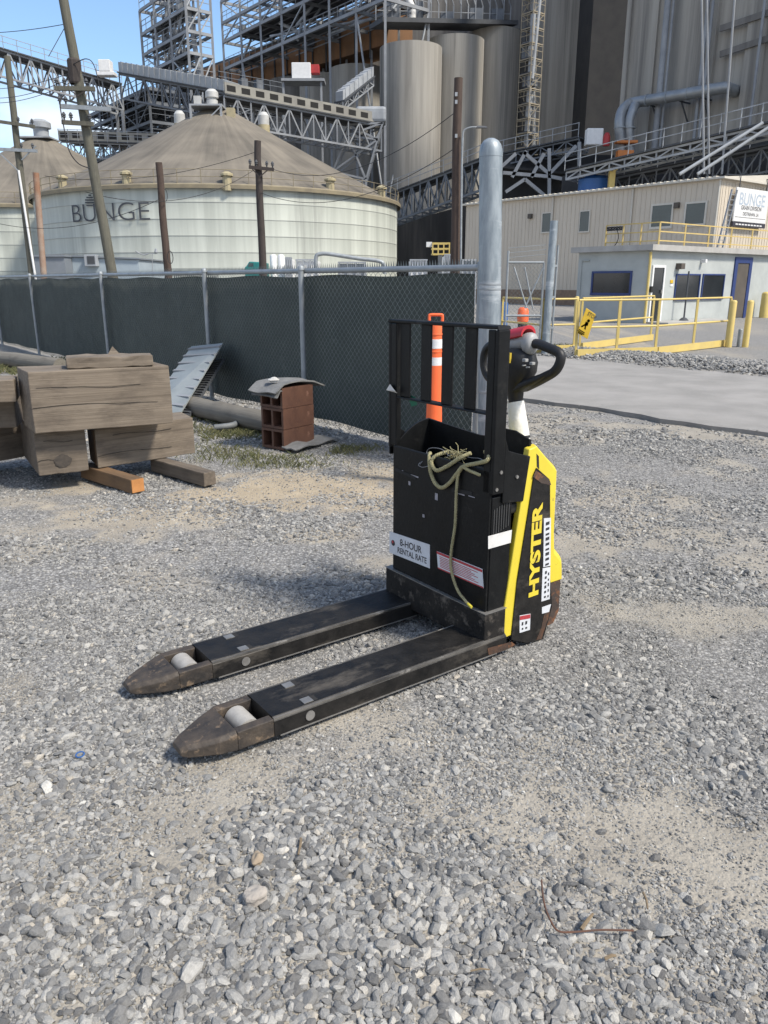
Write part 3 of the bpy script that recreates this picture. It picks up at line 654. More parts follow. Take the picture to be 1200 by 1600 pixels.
mb = MB(); mb.loft([cowl_profile(y) for y in ys]); cowl = T('drive_cowl', mb, yellow_paint, smooth=28, bev=.004)
def base_profile(y):
    t = (y - BW / 2) / (BW / 2); bl = .13 * max(0, 1 - abs(t) ** 2.6)
    return [(.30, y, .045), (.30, y, .234), (.412 + bl, y, .234), (.415 + bl, y, .10), (.385 + bl, y, .05)]
mb = MB(); mb.loft([base_profile(y) for y in ys]); T('rear_bumper', mb, rust_black, smooth=28)
pan = [(796, 1000), (806, 905), (823, 800), (832, 741), (836, 731), (853, 746), (857, 755), (857, 800), (857, 905), (860, 940), (860, 948), (846, 1000), (820, 1005)]
q = [sp_(u + 3, v, -.006) for u, v in pan]
mb = MB(); mb.prism([(x, -.006, z) for x, z in q], (0, .0055, 0)); sp1 = T('side_panel', mb, black_worn, bev=.002)
# rusty patch at the head of the panel and vent on the top
q = [sp_(u, v, -.0065) for u, v in ((833, 745), (837, 735), (858, 748), (861, 758), (846, 755))]
mb = MB(); mb.prism([(x, -.0072, z) for x, z in q], (0, .001, 0)); T('rust_patch', mb, rust_black, sp1)
q = [sp_(u, v, -.0065) for u, v in ((838, 1000), (846, 998), (859, 958), (858, 945), (850, 962), (846, 980))]
mb = MB(); mb.prism([(x, -.0070, z) for x, z in q], (0, .0009, 0)); T('rust_patch', mb, rust_strong, sp1)
q = [sp_(u, v, -.017) for u, v in ((762, 1013), (800, 1003), (806, 1008), (790, 1016), (764, 1024))]
mb = MB(); mb.prism([(x, -.0165, z) for x, z in q], (0, .0008, 0)); T('rust_patch', mb, rust_strong)
def on_side(body, pa, pb, size, m, xs=1.0, name='lettering', bold=0.0, parent=sp1):
    a = Vector((sp_(*pa, -.007)[0], 0, sp_(*pa, -.007)[1])); b_ = Vector((sp_(*pb, -.007)[0], 0, sp_(*pb, -.007)[1])); d = (b_ - a)
    t_ = text_mb(body, size, xscale=xs, bold=bold); wd = max(p[0] for p in t_.v) - min(p[0] for p in t_.v); k = d.length / wd
    X_ = d.normalized(); Y_ = Vector((-X_.z, 0, X_.x)); mid = (a + b_) / 2; cx = (max(p[0] for p in t_.v) + min(p[0] for p in t_.v)) / 2
    return T(name, map_mb(t_, lambda p: Vector((mid.x, -.0080, mid.z)) + X_ * ((p.x - cx) * k) + Y_ * p.y), m, parent)
on_side('HYSTER', (834, 931), (841, 786), .072, yellow_paint, bold=.0032)
def printed(pa, pb, hw_, n_):           # worn print too small to read: broken bars
    a, b_ = [Vector((sp_(*p, -.009)[0], -.009, sp_(*p, -.009)[1])) for p in (pa, pb)]; d = b_ - a; sd_ = Vector((-d.z, 0, d.x)).normalized() * hw_; m_ = MB()
    for k in range(n_):
        f0, f1 = (k + .12) / n_, (k + .5 + .3 * ((k * 7) % 3) / 3) / n_; p, q = a + d * f0, a + d * f1; m_.prism([p - sd_, q - sd_, q + sd_ * .9, p + sd_], (0, .0006, 0))
    return T('printed_marks', m_, ink, sp1)
def strip(pts, m, name, lift=-.0075):
    q = [sp_(u, v, lift) for u, v in pts]; mb = MB(); mb.prism([(x, lift, z) for x, z in q], (0, .0012, 0)); return T(name, mb, m, sp1)
strip([(850, 810), (861, 809), (860, 884), (849, 886)], sticker_white, 'id_sticker'); printed((855, 884), (856, 813), .010, 9)
strip([(848, 888), (860, 886), (859, 936), (846, 940)], sticker_white, 'id_sticker'); printed((851.5, 935), (853.5, 890), .005, 6)
printed((856.5, 934), (857.5, 891), .003, 5)
strip([(847, 949), (861, 944), (858, 956), (847, 959)], sticker_white, 'id_sticker')
s_ = strip([(812, 962), (829, 959), (828, 984), (812, 989)], sticker_white, 'hazard_sticker'); strip([(812.5, 963), (828.7, 960), (828.5, 966), (812.5, 969)], sticker_red, 'hazard_band', -.0085)
printed((815, 983), (826, 980), .004, 2); printed((815, 975), (826, 972), .007, 2)
q = [sp_(u, v, -.001) for u, v in ((838.5, 709), (842, 713), (842.5, 733), (839, 729))]
mb = MB(); mb.prism([(x, -.0012, z) for x, z in q], (0, .001, 0)); T('cowl_gap', mb, dark_inside, cowl)
mb = MB(); mb.box(.02, .104, .01, BW - .01, .62, .64); T('top_tray', mb, black_dirty)
mb = MB(); mb.tube([(.33, BW / 2 - .04, .085), (.33, BW / 2 + .04, .085)], .085, 24); T('drive_wheel', mb, black_plastic, smooth=True)
mb = MB()
for yy in (.06, BW - .06): mb.tube([(.26, yy - .02, .055), (.26, yy + .02, .055)], .055, 20)
TS('caster_wheel', mb, black_plastic, smooth=True)
# tiller
AX = .45; TY = .315
def tp_(u, v, a=AX): y, z = fp_(u, v, a); return Vector((a, y, z))
b0, b1 = tp_(817, 706), tp_(806, 628)
mb = MB(); d = b1 - b0
mb.tube([b0 - d * .3, b0 + d * .15, b0 + d * .55, b1], [.040, .038, .037, .034], 14); ta = T('tiller_arm', mb, white_wrap, smooth=True)
mb = MB(); p = b0 + d * .28; mb.tube([p - d * .02, p + d * .03], .0395, 16); T('tie_band', mb, black_plastic, ta)
mb = MB(); mb.tube([b0 + Vector((.0, .045, -.03)), b0 + d * .45 + Vector((0, .05, 0)), b1 + Vector((0, .035, 0))], .010, 8); T('wrapped_cable', mb, white_wrap, ta, smooth=True)
# head: stacked sections (half width across y, half depth across x) up the axis
def ell(c, hw, hd, n=20, sq=2.6):
    o = []
    for k in range(n):
        a = 2 * math.pi * k / n; cx, cy = math.cos(a), math.sin(a); f = (abs(cx) ** sq + abs(cy) ** sq) ** (-1 / sq)
        o.append((c[0] + hd * cx * f, c[1] + hw * cy * f, c[2]))
    return o
cen = [tp_(806, 632), tp_(805, 612), tp_(806, 596), tp_(808, 580), tp_(808, 565), tp_(806, 552), tp_(804, 543)]
hw = [.026, .034, .062, .085, .092, .088, .070]; hd = [.026, .032, .048, .06, .062, .058, .048]
mb = MB(); mb.loft([ell(c, a, b_) for c, a, b_ in zip(cen, hw, hd)][::-1]); head = T('tiller_head', mb, black_plastic, smooth=50)
def loop(pix, name, r0=.0195):
    P = [tp_(u, v, a) for u, v, a in pix]
    out = []
    for i in range(len(P) - 1):
        p0, p1, p2, p3 = P[max(i-1, 0)], P[i], P[i+1], P[min(i+2, len(P)-1)]
        for t in np.linspace(0, 1, 6, endpoint=False): out.append(.5 * ((2*p1) + (p2-p0)*t + (2*p0-5*p1+4*p2-p3)*t*t + (3*p1-p0-3*p2+p3)*t**3))
    out.append(P[-1]); mb = MB(); mb.tube(out, r0, 12); return T(name, mb, black_plastic, head, smooth=60)
loop([(820, 541, AX), (838, 537, AX), (858, 544, AX), (873, 551, AX), (876, 562, AX), (868, 579, AX), (848, 592, AX), (824, 604, AX)], 'grip_loop')
loop([(795, 543, AX), (778, 537, AX), (765, 540, AX), (757, 552, AX), (756, 572, AX), (762, 588, AX), (776, 600, AX), (798, 604, AX)], 'grip_loop', .017)
# filler web between the lower grips and the hub
mb = MB(); mb.loft([ell(tp_(u, v), a, b_, 16) for u, v, a, b_ in ((806, 610, .055, .034), (822, 600, .058, .036), (840, 592, .042, .030), (854, 585, .028, .022), (866, 577, .016, .017))]); T('hub_web', mb, black_plastic, head, smooth=60)
mb = MB(); mb.tube([tp_(790, 540), tp_(826, 533)], .032, 18); T('display_housing', mb, grey_plastic, head, smooth=True)
mb = MB(); a, b_ = tp_(792, 525), tp_(826, 517.5); n_ = 12; secs = []
for p in (a, b_):
    secs.append([(p.x + .042 * math.cos(t), p.y, p.z - .012 + .036 * math.sin(t)) for t in np.linspace(-.1, math.pi + .1, n_)] + [(p.x + .036 * math.cos(t), p.y, p.z - .02 + .03 * math.sin(t)) for t in np.linspace(math.pi, 0, n_)])
mb.loft(secs); T('red_safety_button', mb, red_plastic, head, smooth=40)
mb = MB(); c = tp_(829, 537); mb.loft([ell((0, 0, 0), .030, .034, 18)]*1 + [], cap=False); mb = MB()
for k, (dy, r_) in enumerate(((0, .036), (-.012, .036), (-.022, .030), (-.026, .016))): pass
secs = [[(c.x + r_ * math.cos(t) * 1.0, c.y + dy, c.z + r_ * 1.25 * math.sin(t)) for t in np.linspace(0, 2 * math.pi, 20, endpoint=False)] for dy, r_ in ((.02, .034), (0, .036), (-.012, .034), (-.02, .026), (-.024, .010))]
mb.loft(secs); T('thumb_dial', mb, grey_plastic, head, smooth=50)
mb = MB()
for u, v, s in ((820, 563, .009), (831, 568, .008), (818, 571, .004), (824, 574, .004)):
    p = tp_(u, v, AX - .055); mb.box(p.x - .006, p.x + .012, p.y - s, p.y + s, p.z - s * .7, p.z + s * .7)
TS('push_button', mb, grey_plastic, head, bev=.002)
p = tp_(794, 559, AX - .064); mb = MB(); mb.box(p.x - .004, p.x + .006, p.y - .013, p.y + .013, p.z - .02, p.z + .02); T('hazard_label', mb, sticker_yellow, head)

# rope and loose wire hung on the case
def catmull(P, k=8):
    P = [Vector(p) for p in P]; out = []
    for i in range(len(P) - 1):
        p0, p1, p2, p3 = P[max(i-1, 0)], P[i], P[i+1], P[min(i+2, len(P)-1)]
        for t in np.linspace(0, 1, k, endpoint=False): out.append(.5 * ((2*p1) + (p2-p0)*t + (2*p0-5*p1+4*p2-p3)*t*t + (3*p1-p0-3*p2+p3)*t**3))
    return out + [P[-1]]
def rope_pts(px):
    return [TF @ Vector((a, *fp_(u, v, a))) for u, v, a in px]
def twisted(mb, path, r, turns):
    """three strands laid round the path"""
    path = [Vector(p) for p in path]; n = len(path)
    for s in range(3):
        P = []; prev = None
        for i, p in enumerate(path):
            t = (path[min(i+1, n-1)] - path[max(i-1, 0)]).normalized(); x = t.cross(Vector((.3, .2, .9))).normalized(); y = x.cross(t)
            a = turns * 2 * math.pi * i / n + s * 2.0944; P.append(p + (x * math.cos(a) + y * math.sin(a)) * r * .52)
        mb.tube(P, r * .62, 6)
rope = thing('rope', 'frayed yellowish rope knotted over the front edge of the battery case', 'rope', C1 + TB * .2 + UP * .74)
mb = MB()
twisted(mb, catmull(rope_pts([(672, 708, .03), (671, 712, .004), (671, 722, -.008), (673, 738, -.010), (680, 755, -.012), (690, 762, -.013), (702, 755, -.013), (714, 740, -.013), (724, 729, -.011), (745, 724, -.010), (760, 720, -.008), (764, 712, .006), (758, 706, .03)]), 14), .0075, 26)
twisted(mb, catmull(rope_pts([(700, 706, .04), (682, 712, .006), (674, 722, -.010), (682, 735, -.012), (698, 729, -.012), (712, 720, -.008), (724, 713, .008), (735, 708, .03)]), 14), .0075, 14)
part('coil', mb, rope_mat, rope, smooth=60)
mb = MB(); twisted(mb, catmull(rope_pts([(722, 731, -.009), (716, 742, -.012), (713, 770, -.012), (711, 820, -.010), (705, 862, -.010), (705, 890, -.012), (714, 920, -.016), (725, 936, -.022), (733, 945, -.026)]), 20), .0058, 34); part('hanging_end', mb, rope_mat, rope, smooth=60)
mb = MB(); mb.tube(rope_pts([(731, 943, -.026), (737, 949, -.028)]), .0055, 8); part('yellow_tip', mb, rope_tip, rope)
mb = MB()
for k in range(26):
    u0, v0 = 712 + rng.normal(0, 5), 714 + rng.normal(0, 4); a0 = rng.uniform(0, .05)
    mb.tube(rope_pts([(u0, v0, a0), (u0 + rng.normal(0, 6), v0 - abs(rng.normal(6, 5)), a0 + .01), (u0 + rng.normal(0, 10), v0 + rng.normal(-3, 6), a0)]), .0016, 4)
twisted(mb, catmull(rope_pts([(722, 729, -.016), (737, 737, -.014), (750, 742, -.010)]), 8), .006, 5)
part('frayed_end', mb, rope_mat, rope)
tiew = thing('tie_wire', 'thin grey wire coiled loosely beside the rope on the battery case', 'wire', C1 + TB * .3 + UP * .74)
mb = MB()
mb.tube(catmull(rope_pts([(656, 726, -.004), (660, 721, 0), (668, 716, .02), (667, 705, .03), (674, 700, .03), (690, 702, .03), (700, 712, .03), (690, 718, .03), (675, 716, .03), (662, 719, .01), (654, 726, -.006), (660, 730, -.008), (670, 728, 0)])), .0014, 5)
mb.tube(catmull(rope_pts([(700, 712, .03), (715, 709, .04), (735, 715, .04), (748, 716, .03), (756, 720, .02)])), .0014, 5)
part('coil', mb, wire_grey, tiew)

# ------------------------------------------------------------------ tall pipe bollard
BO = pz(763, 735); BO.z = 0
bol = thing('pipe_bollard', 'tall galvanised pipe bollard with a domed cap at the end of the fence', 'bollard', BO)
bol_c = px_at(BO.y) * 15.9
def lean(mb): return map_mb(mb, lambda p: Vector((p.x - .030 * p.z, p.y, p.z * .966)))
mb = MB(); mb.lathe([(bol_c, -.1), (bol_c, 1.10), (bol_c, 2.30)], BO[:2], 40); part('pipe', lean(mb), galv, bol, smooth=True)
mb = MB(); mb.lathe([(bol_c * 1.015, 2.301), (bol_c * 1.015, 2.325), (bol_c * .97, 2.355), (bol_c * .85, 2.385), (bol_c * .62, 2.41), (bol_c * .3, 2.424), (.001, 2.428)], BO[:2], 40); part('domed_cap', lean(mb), galv, bol, smooth=50)
mb = MB()
for z in (1.395, 1.43): mb.lathe([(bol_c * 1.002, z - .008), (bol_c * 1.03, z - .006), (bol_c * 1.03, z + .006), (bol_c * 1.002, z + .008)], BO[:2], 32)
mb.lathe([(bol_c * 1.002, .62), (bol_c * 1.02, .625), (bol_c * 1.02, .64), (bol_c * 1.002, .645)], BO[:2], 32)
parts('strap_band', lean(mb), galv_dull, bol, smooth=40)

# ------------------------------------------------------------------ chain-link fence with privacy screen
FZ = 1.50
def fence_s(u):   # distance along the fence for an image column at its top rail
    d = ray(u, 428); k = Vector((d.x, d.y)); A = np.array([[DF.x, -k.x], [DF.y, -k.y]]); return float(np.linalg.solve(A, [-FEN_A.x, -FEN_A.y])[0])
p_far = pz(64, 553); DF = Vector((p_far.x - FEN_A.x, p_far.y - FEN_A.y, 0)).normalized(); FN = Vector((-DF.y, DF.x, 0))
if FN.y > 0: FN = -FN                      # towards the camera
FLEN = 24.0
fence = thing('chain_link_fence', 'long chain link fence with grey posts and a dark green privacy screen', 'fence', FEN_A)
mb = MB(); a = FEN_A + UP * FZ; mb.tube([a, a + DF * FLEN], .024, 12); part('top_rail', mb, galv_dull, fence, smooth=True)
ps = [0.0] + [fence_s(u) for u in (477, 325, 162, 50)]
print('fence posts', ps)
ps += [ps[-1] + 3.1, ps[-1] + 6.2]
for s in ps:
    p = FEN_A + DF * s; mb = MB(); mb.tube([p + FN * .05 - UP * .1, p + FN * .05 + UP * (FZ + .02)], .027 if s else .03, 12)
    if s == 0: mb = MB(); mb.tube([p - UP * .1, p + UP * (FZ + .03)], .03, 12)
    o = part('post', mb, galv_dull, fence, smooth=True)
    mb = MB(); mb.lathe([(.033, 0), (.033, .03), (.02, .045), (.001, .05)], (p + FN * (.05 if s else 0))[:2], 12, FZ + .005); part('post_cap', mb, galv_dull, o, smooth=True)
# woven wires: each one a zigzag
def weave(name, A, D, Nn, s0, s1, z0, z1, w=.066, r=.0019, parent=fence, spikes=True, m=link_wire):
    half = w / 2; n = int((s1 - s0) / half); nz_ = int((z1 - z0) / half); V = []; Fs = []
    tri = [(math.cos(t), math.sin(t)) for t in (0.5, 2.6, 4.7)]
    for k in range(n):
        xs = s0 + k * half; base = len(V)
        for j in range(nz_ + 1):
            x = xs + (half / 2 if (j + k) % 2 else -half / 2); c = A + D * x + UP * (z0 + j * half) + Nn * (.004 * math.sin(k * .35) + (.002 if (j + k) % 2 else -.002))
            for ca, sa in tri: V.append(c + D * (ca * r * 1.5) + Nn * (sa * r))
        for j in range(nz_):
            for t in range(3):
                p, q_ = base + j * 3 + t, base + j * 3 + (t + 1) % 3; Fs.append((p, q_, q_ + 3, p + 3))
        if spikes:
            x = xs; b0 = len(V); c = A + D * xs
            V += [c + D * (-.009) + UP * (z1 + .004), c + D * .009 + UP * (z1 + .004), c + D * .004 + UP * (z1 + .045), c + D * (-.003) + UP * (z1 + .045) + Nn * .004]
            Fs.append((b0, b0 + 1, b0 + 2, b0 + 3))
    mb = MB(); mb.v = [tuple(v) for v in V]; mb.f = Fs; return part(name, mb, m, parent)
weave('wire_mesh', FEN_A, DF, FN, .02, FLEN, .03, FZ + .02)
mb = MB(); n = 240
for i in range(n + 1):
    s = .10 + (FLEN - .1) * i / n
    for j, z in enumerate((.06, .4, .8, 1.15, 1.452)):
        mb.v.append(tuple(FEN_A + DF * s - FN * (.035 + .010 * math.sin(s * 2.3 + j) + .006 * math.sin(s * 7 + j * 2)) + UP * (z + (.010 * math.sin(s * 4) if j in (0, 4) else 0))))
for i in range(n):
    for j in range(4): a = i * 5 + j; mb.f.append((a, a + 1, a + 6, a + 5))
part('privacy_screen', mb, screen_green, fence, smooth=True)

# ------------------------------------------------------------------ orange channelizer post
OP = pY(678, 660, 5.35); OP = Vector((OP.x, OP.y, 0)); ztop = pY(677, 503, OP.y).z
ch = thing('channelizer_post', 'orange plastic delineator post with white reflective bands leaning space behind the pallet truck', 'traffic post', OP)
ch['label'] = 'orange plastic delineator post with two white bands standing behind the pallet truck'
wd = px_at(OP.y) * 11.5
def zpix(v): return pY(678, v, OP.y).z
mb = MB(); mb.lathe([(wd * 1.15, .05), (wd * 1.1, .3), (wd, zpix(630)), (wd * .84, zpix(560)), (wd * .80, zpix(510)), (wd * .72, ztop), (.001, ztop + .004)], OP[:2], 20); part('tube', mb, hide_orange, ch, smooth=40)
for v0, v1 in ((530, 544), (558, 573)):
    mb = MB(); r_ = wd * .865; mb.lathe([(r_ * .97, zpix(v1) - .001), (r_, zpix(v1)), (r_ * .99, zpix(v0)), (r_ * .95, zpix(v0) + .001)], OP[:2], 20); part('reflective_band', mb, refl_white, ch, smooth=True)
mb = MB(); hz_ = zpix(492); w_ = wd * .82
mb.tube(catmull([OP + Vector((-w_, 0, ztop - .01)), OP + Vector((-w_, 0, hz_ - .01)), OP + Vector((-w_ * .8, 0, hz_)), OP + Vector((w_ * .8, 0, hz_)), OP + Vector((w_, 0, hz_ - .01)), OP + Vector((w_, 0, ztop - .01))], 4), .010, 8); part('carry_handle', mb, hide_orange, ch, smooth=True)
mb = MB()
for v in (522, 549, 581): mb.lathe([(wd * .875, zpix(v) - .006), (wd * .90, zpix(v)), (wd * .86, zpix(v) + .006)], OP[:2], 20)
parts('moulded_ring', mb, hide_orange, ch, smooth=True)
mb = MB(); mb.lathe([(.001, 0), (.17, 0), (.18, .03), (.14, .05), (.09, .052)], OP[:2], 24); part('base', mb, black_plastic, ch, smooth=40)

# ------------------------------------------------------------------ timbers
crack_m = mat('crack_shadow', (.03, .025, .02), None, 20, rough=.95)
def beam(name, pl, pr, z0, h, depth, m, label, group, dirv=None, bev=.007, jag=.0028, end=None):
    a = pz(*pl, z0); b_ = pz(*pr, z0); d = b_ - a; n_ = Vector((-d.y, d.x, 0)).normalized()
    if n_.y < 0: n_ = -n_
    if dirv: n_ = Vector(dirv).normalized()
    L_ = d.length; ang = math.atan2(d.y, d.x); t = thing(name, label, 'timber', (a.x, a.y, z0), ang, group)
    nn = (FRAME[t.name].to_3x3().inverted() @ n_); mb = MB(); secs = []
    for i in range(9):
        x = L_ * i / 8; o = [(0, 0), (0, h * .5), (0, h), (depth * .5, h), (depth, h), (depth, h * .5), (depth, 0), (depth * .5, 0)]
        secs.append([(x + nn.x * q_[0] + rng.normal(0, jag * .5 if i in (0, 8) else 0), nn.y * q_[0] + rng.normal(0, jag * .5), q_[1] + rng.normal(0, jag * .6)) for q_ in o])
    mb.loft(secs); o = part('beam', mb, m, t, local=True, bev=bev)
    if end: mb = MB(); mb.prism([(-.004 + nn.x * .02, nn.y * .02, .012), (-.004 + nn.x * (depth - .02), nn.y * (depth - .02), .012), (-.004 + nn.x * (depth - .02), nn.y * (depth - .02), h - .012), (-.004 + nn.x * .02, nn.y * .02, h - .012)], (.003, 0, 0)); part('sawn_end', mb, end, t, local=True)
    # drying cracks along the front face
    cm = MB()
    for k in range(2):
        x0, x1 = sorted((rng.uniform(.01, .25) * L_, rng.uniform(.55, .99) * L_)) if k else (.004 * L_, rng.uniform(.5, .9) * L_); z_ = h * (rng.uniform(.6, .8) if k else rng.uniform(.2, .45)); P = [(x0 + (x1 - x0) * i / 7, -.0035, z_ + rng.normal(0, .0014) + .008 * math.sin(i * .7 + k)) for i in range(8)]
        for p_, q_ in zip(P[:-1], P[1:]): cm.bar(p_, q_, .0016, .0018 + .002 * rng.random())
    if L_ > .3 and h > .15: part('crack', cm, crack_m, t, local=True)
    return t
GT = 'old timbers stacked by the fence'
zl = .105; hl = .31; zt_ = zl + hl + .006
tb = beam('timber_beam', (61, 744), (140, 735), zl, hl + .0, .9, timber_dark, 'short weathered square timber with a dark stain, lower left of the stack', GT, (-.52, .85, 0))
mb = MB(); mb.prism([(0.165 + .058 * math.cos(a) * (1 + .05 * math.sin(3 * a + 1) + .04 * math.sin(7 * a)), -.0055, .090 + .045 * math.sin(a) * (1 + .05 * math.cos(4 * a) + .04 * math.sin(9 * a))) for a in np.linspace(0, 6.283, 48, endpoint=False)], (0, .004, 0)); part('dark_stain', mb, mat('wood_stain', (.035, .031, .028), (.075, .062, .05), 22, rough=.9), tb, local=True)
beam('timber_beam', (154, 732), (305, 708), zl, .285, .32, timber, 'weathered square timber lying lower right in the stack, behind the orange ended skid', GT, (-.5, .87, 0), end=timber_fresh)
beam('timber_beam', (55, 678), (271, 661), zt_, .41, .40, timber, 'largest weathered grey timber block lying on top of the stack', GT, (-.56, .83, 0))
beam('timber_beam', (104, 577), (240, 572), zt_ + .412, .075, .25, timber, 'thin split timber lying on the top of the largest block', GT, jag=.006)
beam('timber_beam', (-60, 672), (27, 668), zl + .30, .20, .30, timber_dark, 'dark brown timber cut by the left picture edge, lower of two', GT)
beam('timber_beam', (-60, 632), (26, 628), zl + .508, .15, .30, timber, 'brown timber cut by the left picture edge, upper of two', GT)
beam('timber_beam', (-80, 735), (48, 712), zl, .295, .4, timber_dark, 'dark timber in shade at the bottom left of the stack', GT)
t = beam('timber_skid', (126, 746), (206, 772), 0, .10, .10, timber_fresh, 'orange brown skid timber under the stack with a freshly cut orange end', 'skids under the timber stack', jag=.002)
mb = MB()
ch_ = [o for o in t.children][0]; xs = max(v.co.x for v in ch_.data.vertices); en = [v.co for v in ch_.data.vertices if v.co.x > xs - .04]
ymin, ymax = min(c.y for c in en), max(c.y for c in en); mb.box(xs - .002, xs + .003, ymin + .005, ymax - .005, .006, .096); part('cut_end', mb, wood_end, t, local=True)
beam('timber_skid', (236, 736), (320, 761), 0, .10, .10, timber_dark, 'grey brown skid timber under the right end of the stack', 'skids under the timber stack', jag=.003)
def chip(u, v, z, label):
    p = pz(u, v, z); mb = MB(); mb.add([p + Vector((-.06, 0, 0)), p + Vector((.05, 0, 0)), p + Vector((.03, .05, .0)), p + Vector((-.02, .02, .07))], [(0, 2, 1), (0, 1, 3), (1, 2, 3), (2, 0, 3)]); tag(part('wood_splinter', mb, timber, None), label, 'splinter')
chip(180, 557, zt_ + .47, 'pale pointed splinter standing on the thin split timber')
# logs
def log(name, pa, pb, r, m, label, za=None):
    a, b_ = pz(*pa, r), pz(*pb, r); mid = (a + b_) / 2; ang = math.atan2((b_ - a).y, (b_ - a).x); Ln = (b_ - a).length
    t = thing(name, label, 'log', (mid.x, mid.y, 0), ang); mb = MB(); k = 14
    mb.tube([(-Ln / 2 + Ln * i / k, rng.normal(0, .004), r + rng.normal(0, .003)) for i in range(k + 1)], [r * (1 + .04 * math.sin(i * 1.3) - .05 * i / k) for i in range(k + 1)], 18); part('trunk', mb, m, t, local=True, smooth=50)
    return t
log('fallen_pole', (300, 634), (430, 662), .105, log_bark, 'grey wooden pole lying along the fence behind the brown clay blocks')
log('fallen_pole', (-120, 545), (95, 572), .13, log_bark, 'thick grey wooden pole lying behind the timber stack at the left')
# grey pipe fitting lying in the grass
P0 = [pz(335, 668, .04), pz(365, 664, .05), pz(380, 655, .05), pz(398, 662, .05)]
mb = MB(); mb.tube(catmull(P0, 5), [.030] * 16, 10); mb.tube([P0[2], P0[2] + Vector((-.02, .06, .09))], .024, 10)
tag(part('pipe_fitting', mb, pipe_grey, None, smooth=50), 'grey bent pipe fitting lying in the grass near the clay blocks', 'pipe')

# leaning sheets
def lean_sheet(px, m, rib_m, label, off=0.0, under=False):
    b0, b1 = pz(*px[0], .02), pz(*px[1], .02)
    tR = pplane(*px[2], FEN_A + FN * (.10 + off), FN); tL = tR + (b0 - b1)
    t = thing('metal_sheet', label, 'metal sheet', b0, 0, 'metal sheets leaning on the fence')
    n_ = (b1 - b0).cross(tL - b0).normalized()
    if n_.y > 0: n_ = -n_
    mb = MB(); mb.obox(b0, b1 - b0, tL - b0, -n_ * .012); part('panel', mb, m, t)
    mb = MB()
    for k in range(1, 11 if not under else 26):
        f = k / (11 if not under else 26); a = b0 + (tL - b0) * f; mb.bar(a + n_ * .004, a + (b1 - b0) + n_ * .004, .022, .010, up=n_)
    part('rib', mb, rib_m, t); return t
sb = pz(283, 652, .0); st = pplane(313, 541, FEN_A + FN * .1, FN)
def sheet4(name, pts, m, rib_m, nr, label, thick=.014, ribh=.010, ribw=.02):
    TL, TR, BR, BL = pts; t = thing(name, label, 'metal sheet', (BL.x, BL.y, 0), 0, 'metal sheets leaning on the fence')
    n_ = (BR - BL).cross(TL - BL).normalized()
    if n_.dot(EYE - BL) < 0: n_ = -n_
    mb = MB(); mb.prism([TL, TR, BR, BL], -n_ * thick); part('panel', mb, m, t)
    mb = MB()
    for k in range(nr):
        f = (k + .5) / nr; mb.bar(BL.lerp(TL, f) + n_ * ribh * .4, BR.lerp(TR, f) + n_ * ribh * .4, ribw, ribh, up=n_)
    part('ribs', mb, rib_m, t); return t
sd_ = (pz(345, 650) - pz(300, 662)); 
pTL, pTR = pplane(299, 541, FEN_A + FN * .16, FN), pplane(348, 536, FEN_A + FN * .12, FN)
pBL, pBR = pz(224, 650, .02), pz(275, 657, .02)
sheet4('metal_sheet', [pTL, pTR, pBR, pBL], sheet_metal, steel_grey, 9, 'pale blue grey ribbed metal sheet leaning against the fence', ribh=.02, ribw=.035)
v_ = FN * -.07
qTL, qTR = pplane(318, 565, FEN_A + FN * .08, FN), pplane(351, 562, FEN_A + FN * .06, FN)
qBL, qBR = pz(262, 652, .02) + v_, pz(285, 654, .02) + v_
sheet4('metal_sheet', [qTL, qTR, qBR, qBL], sheet_under, steel_dark, 24, 'dark corrugated metal sheet behind the pale sheet against the fence', ribh=.03, ribw=.03)

# brown hollow clay blocks
bp0, bp1, bpl = pz(444, 704, 0), pz(491, 693, 0), pz(417, 693, 0)
eX = (bp1 - bp0); eX.z = 0; eY = (bpl - bp0); eY.z = 0
eX.normalize(); lenX = (bp1 - bp0).length; eY = Vector((-eX.y, eX.x, 0)); lenY = .27
bh = (pY(444, 606, bp0.y).z) / 3
for k, (lab) in enumerate(('bottom brown hollow clay block of the three, chipped and scratched', 'middle brown hollow clay block of the stack of three', 'top brown hollow clay block under the grey rubber mat')):
    o0 = bp0 + UP * (k * bh) + eX * (.004 * (k % 2)); t = thing('clay_block', lab, 'clay block', o0, 0, 'hollow clay blocks stacked by the fence'); mb = MB(); th = .022; hb = bh - .004
    # open cells look along -eX (the left end in the picture)
    mb.obox(o0, eX * lenX, eY * th, UP * hb); mb.obox(o0 + eY * (lenY / 2 - th / 2), eX * lenX, eY * th, UP * hb); mb.obox(o0 + eY * (lenY - th), eX * lenX, eY * th, UP * hb)
    for y0_, y1_ in ((th, lenY / 2 - th / 2), (lenY / 2 + th / 2, lenY - th)):
        mb.obox(o0 + eY * (y0_ + .0005), eX * (lenX - .001), eY * (y1_ - y0_ - .001), UP * th); mb.obox(o0 + eY * (y0_ + .0005) + UP * (hb - th), eX * (lenX - .001), eY * (y1_ - y0_ - .001), UP * (th - .0005))
    part('shell', mb, clay, t)
    mb = MB(); mb.obox(o0 + eX * (lenX * .6) + eY * (th + .001) + UP * (th + .001), eX * .015, eY * (lenY - 2 * th - .004), UP * (hb - 2 * th - .002)); part('inner_web', mb, clay, t)
bt = bp0 + UP * (3 * bh)
mb = MB(); nX, nY = 18, 8; V = []
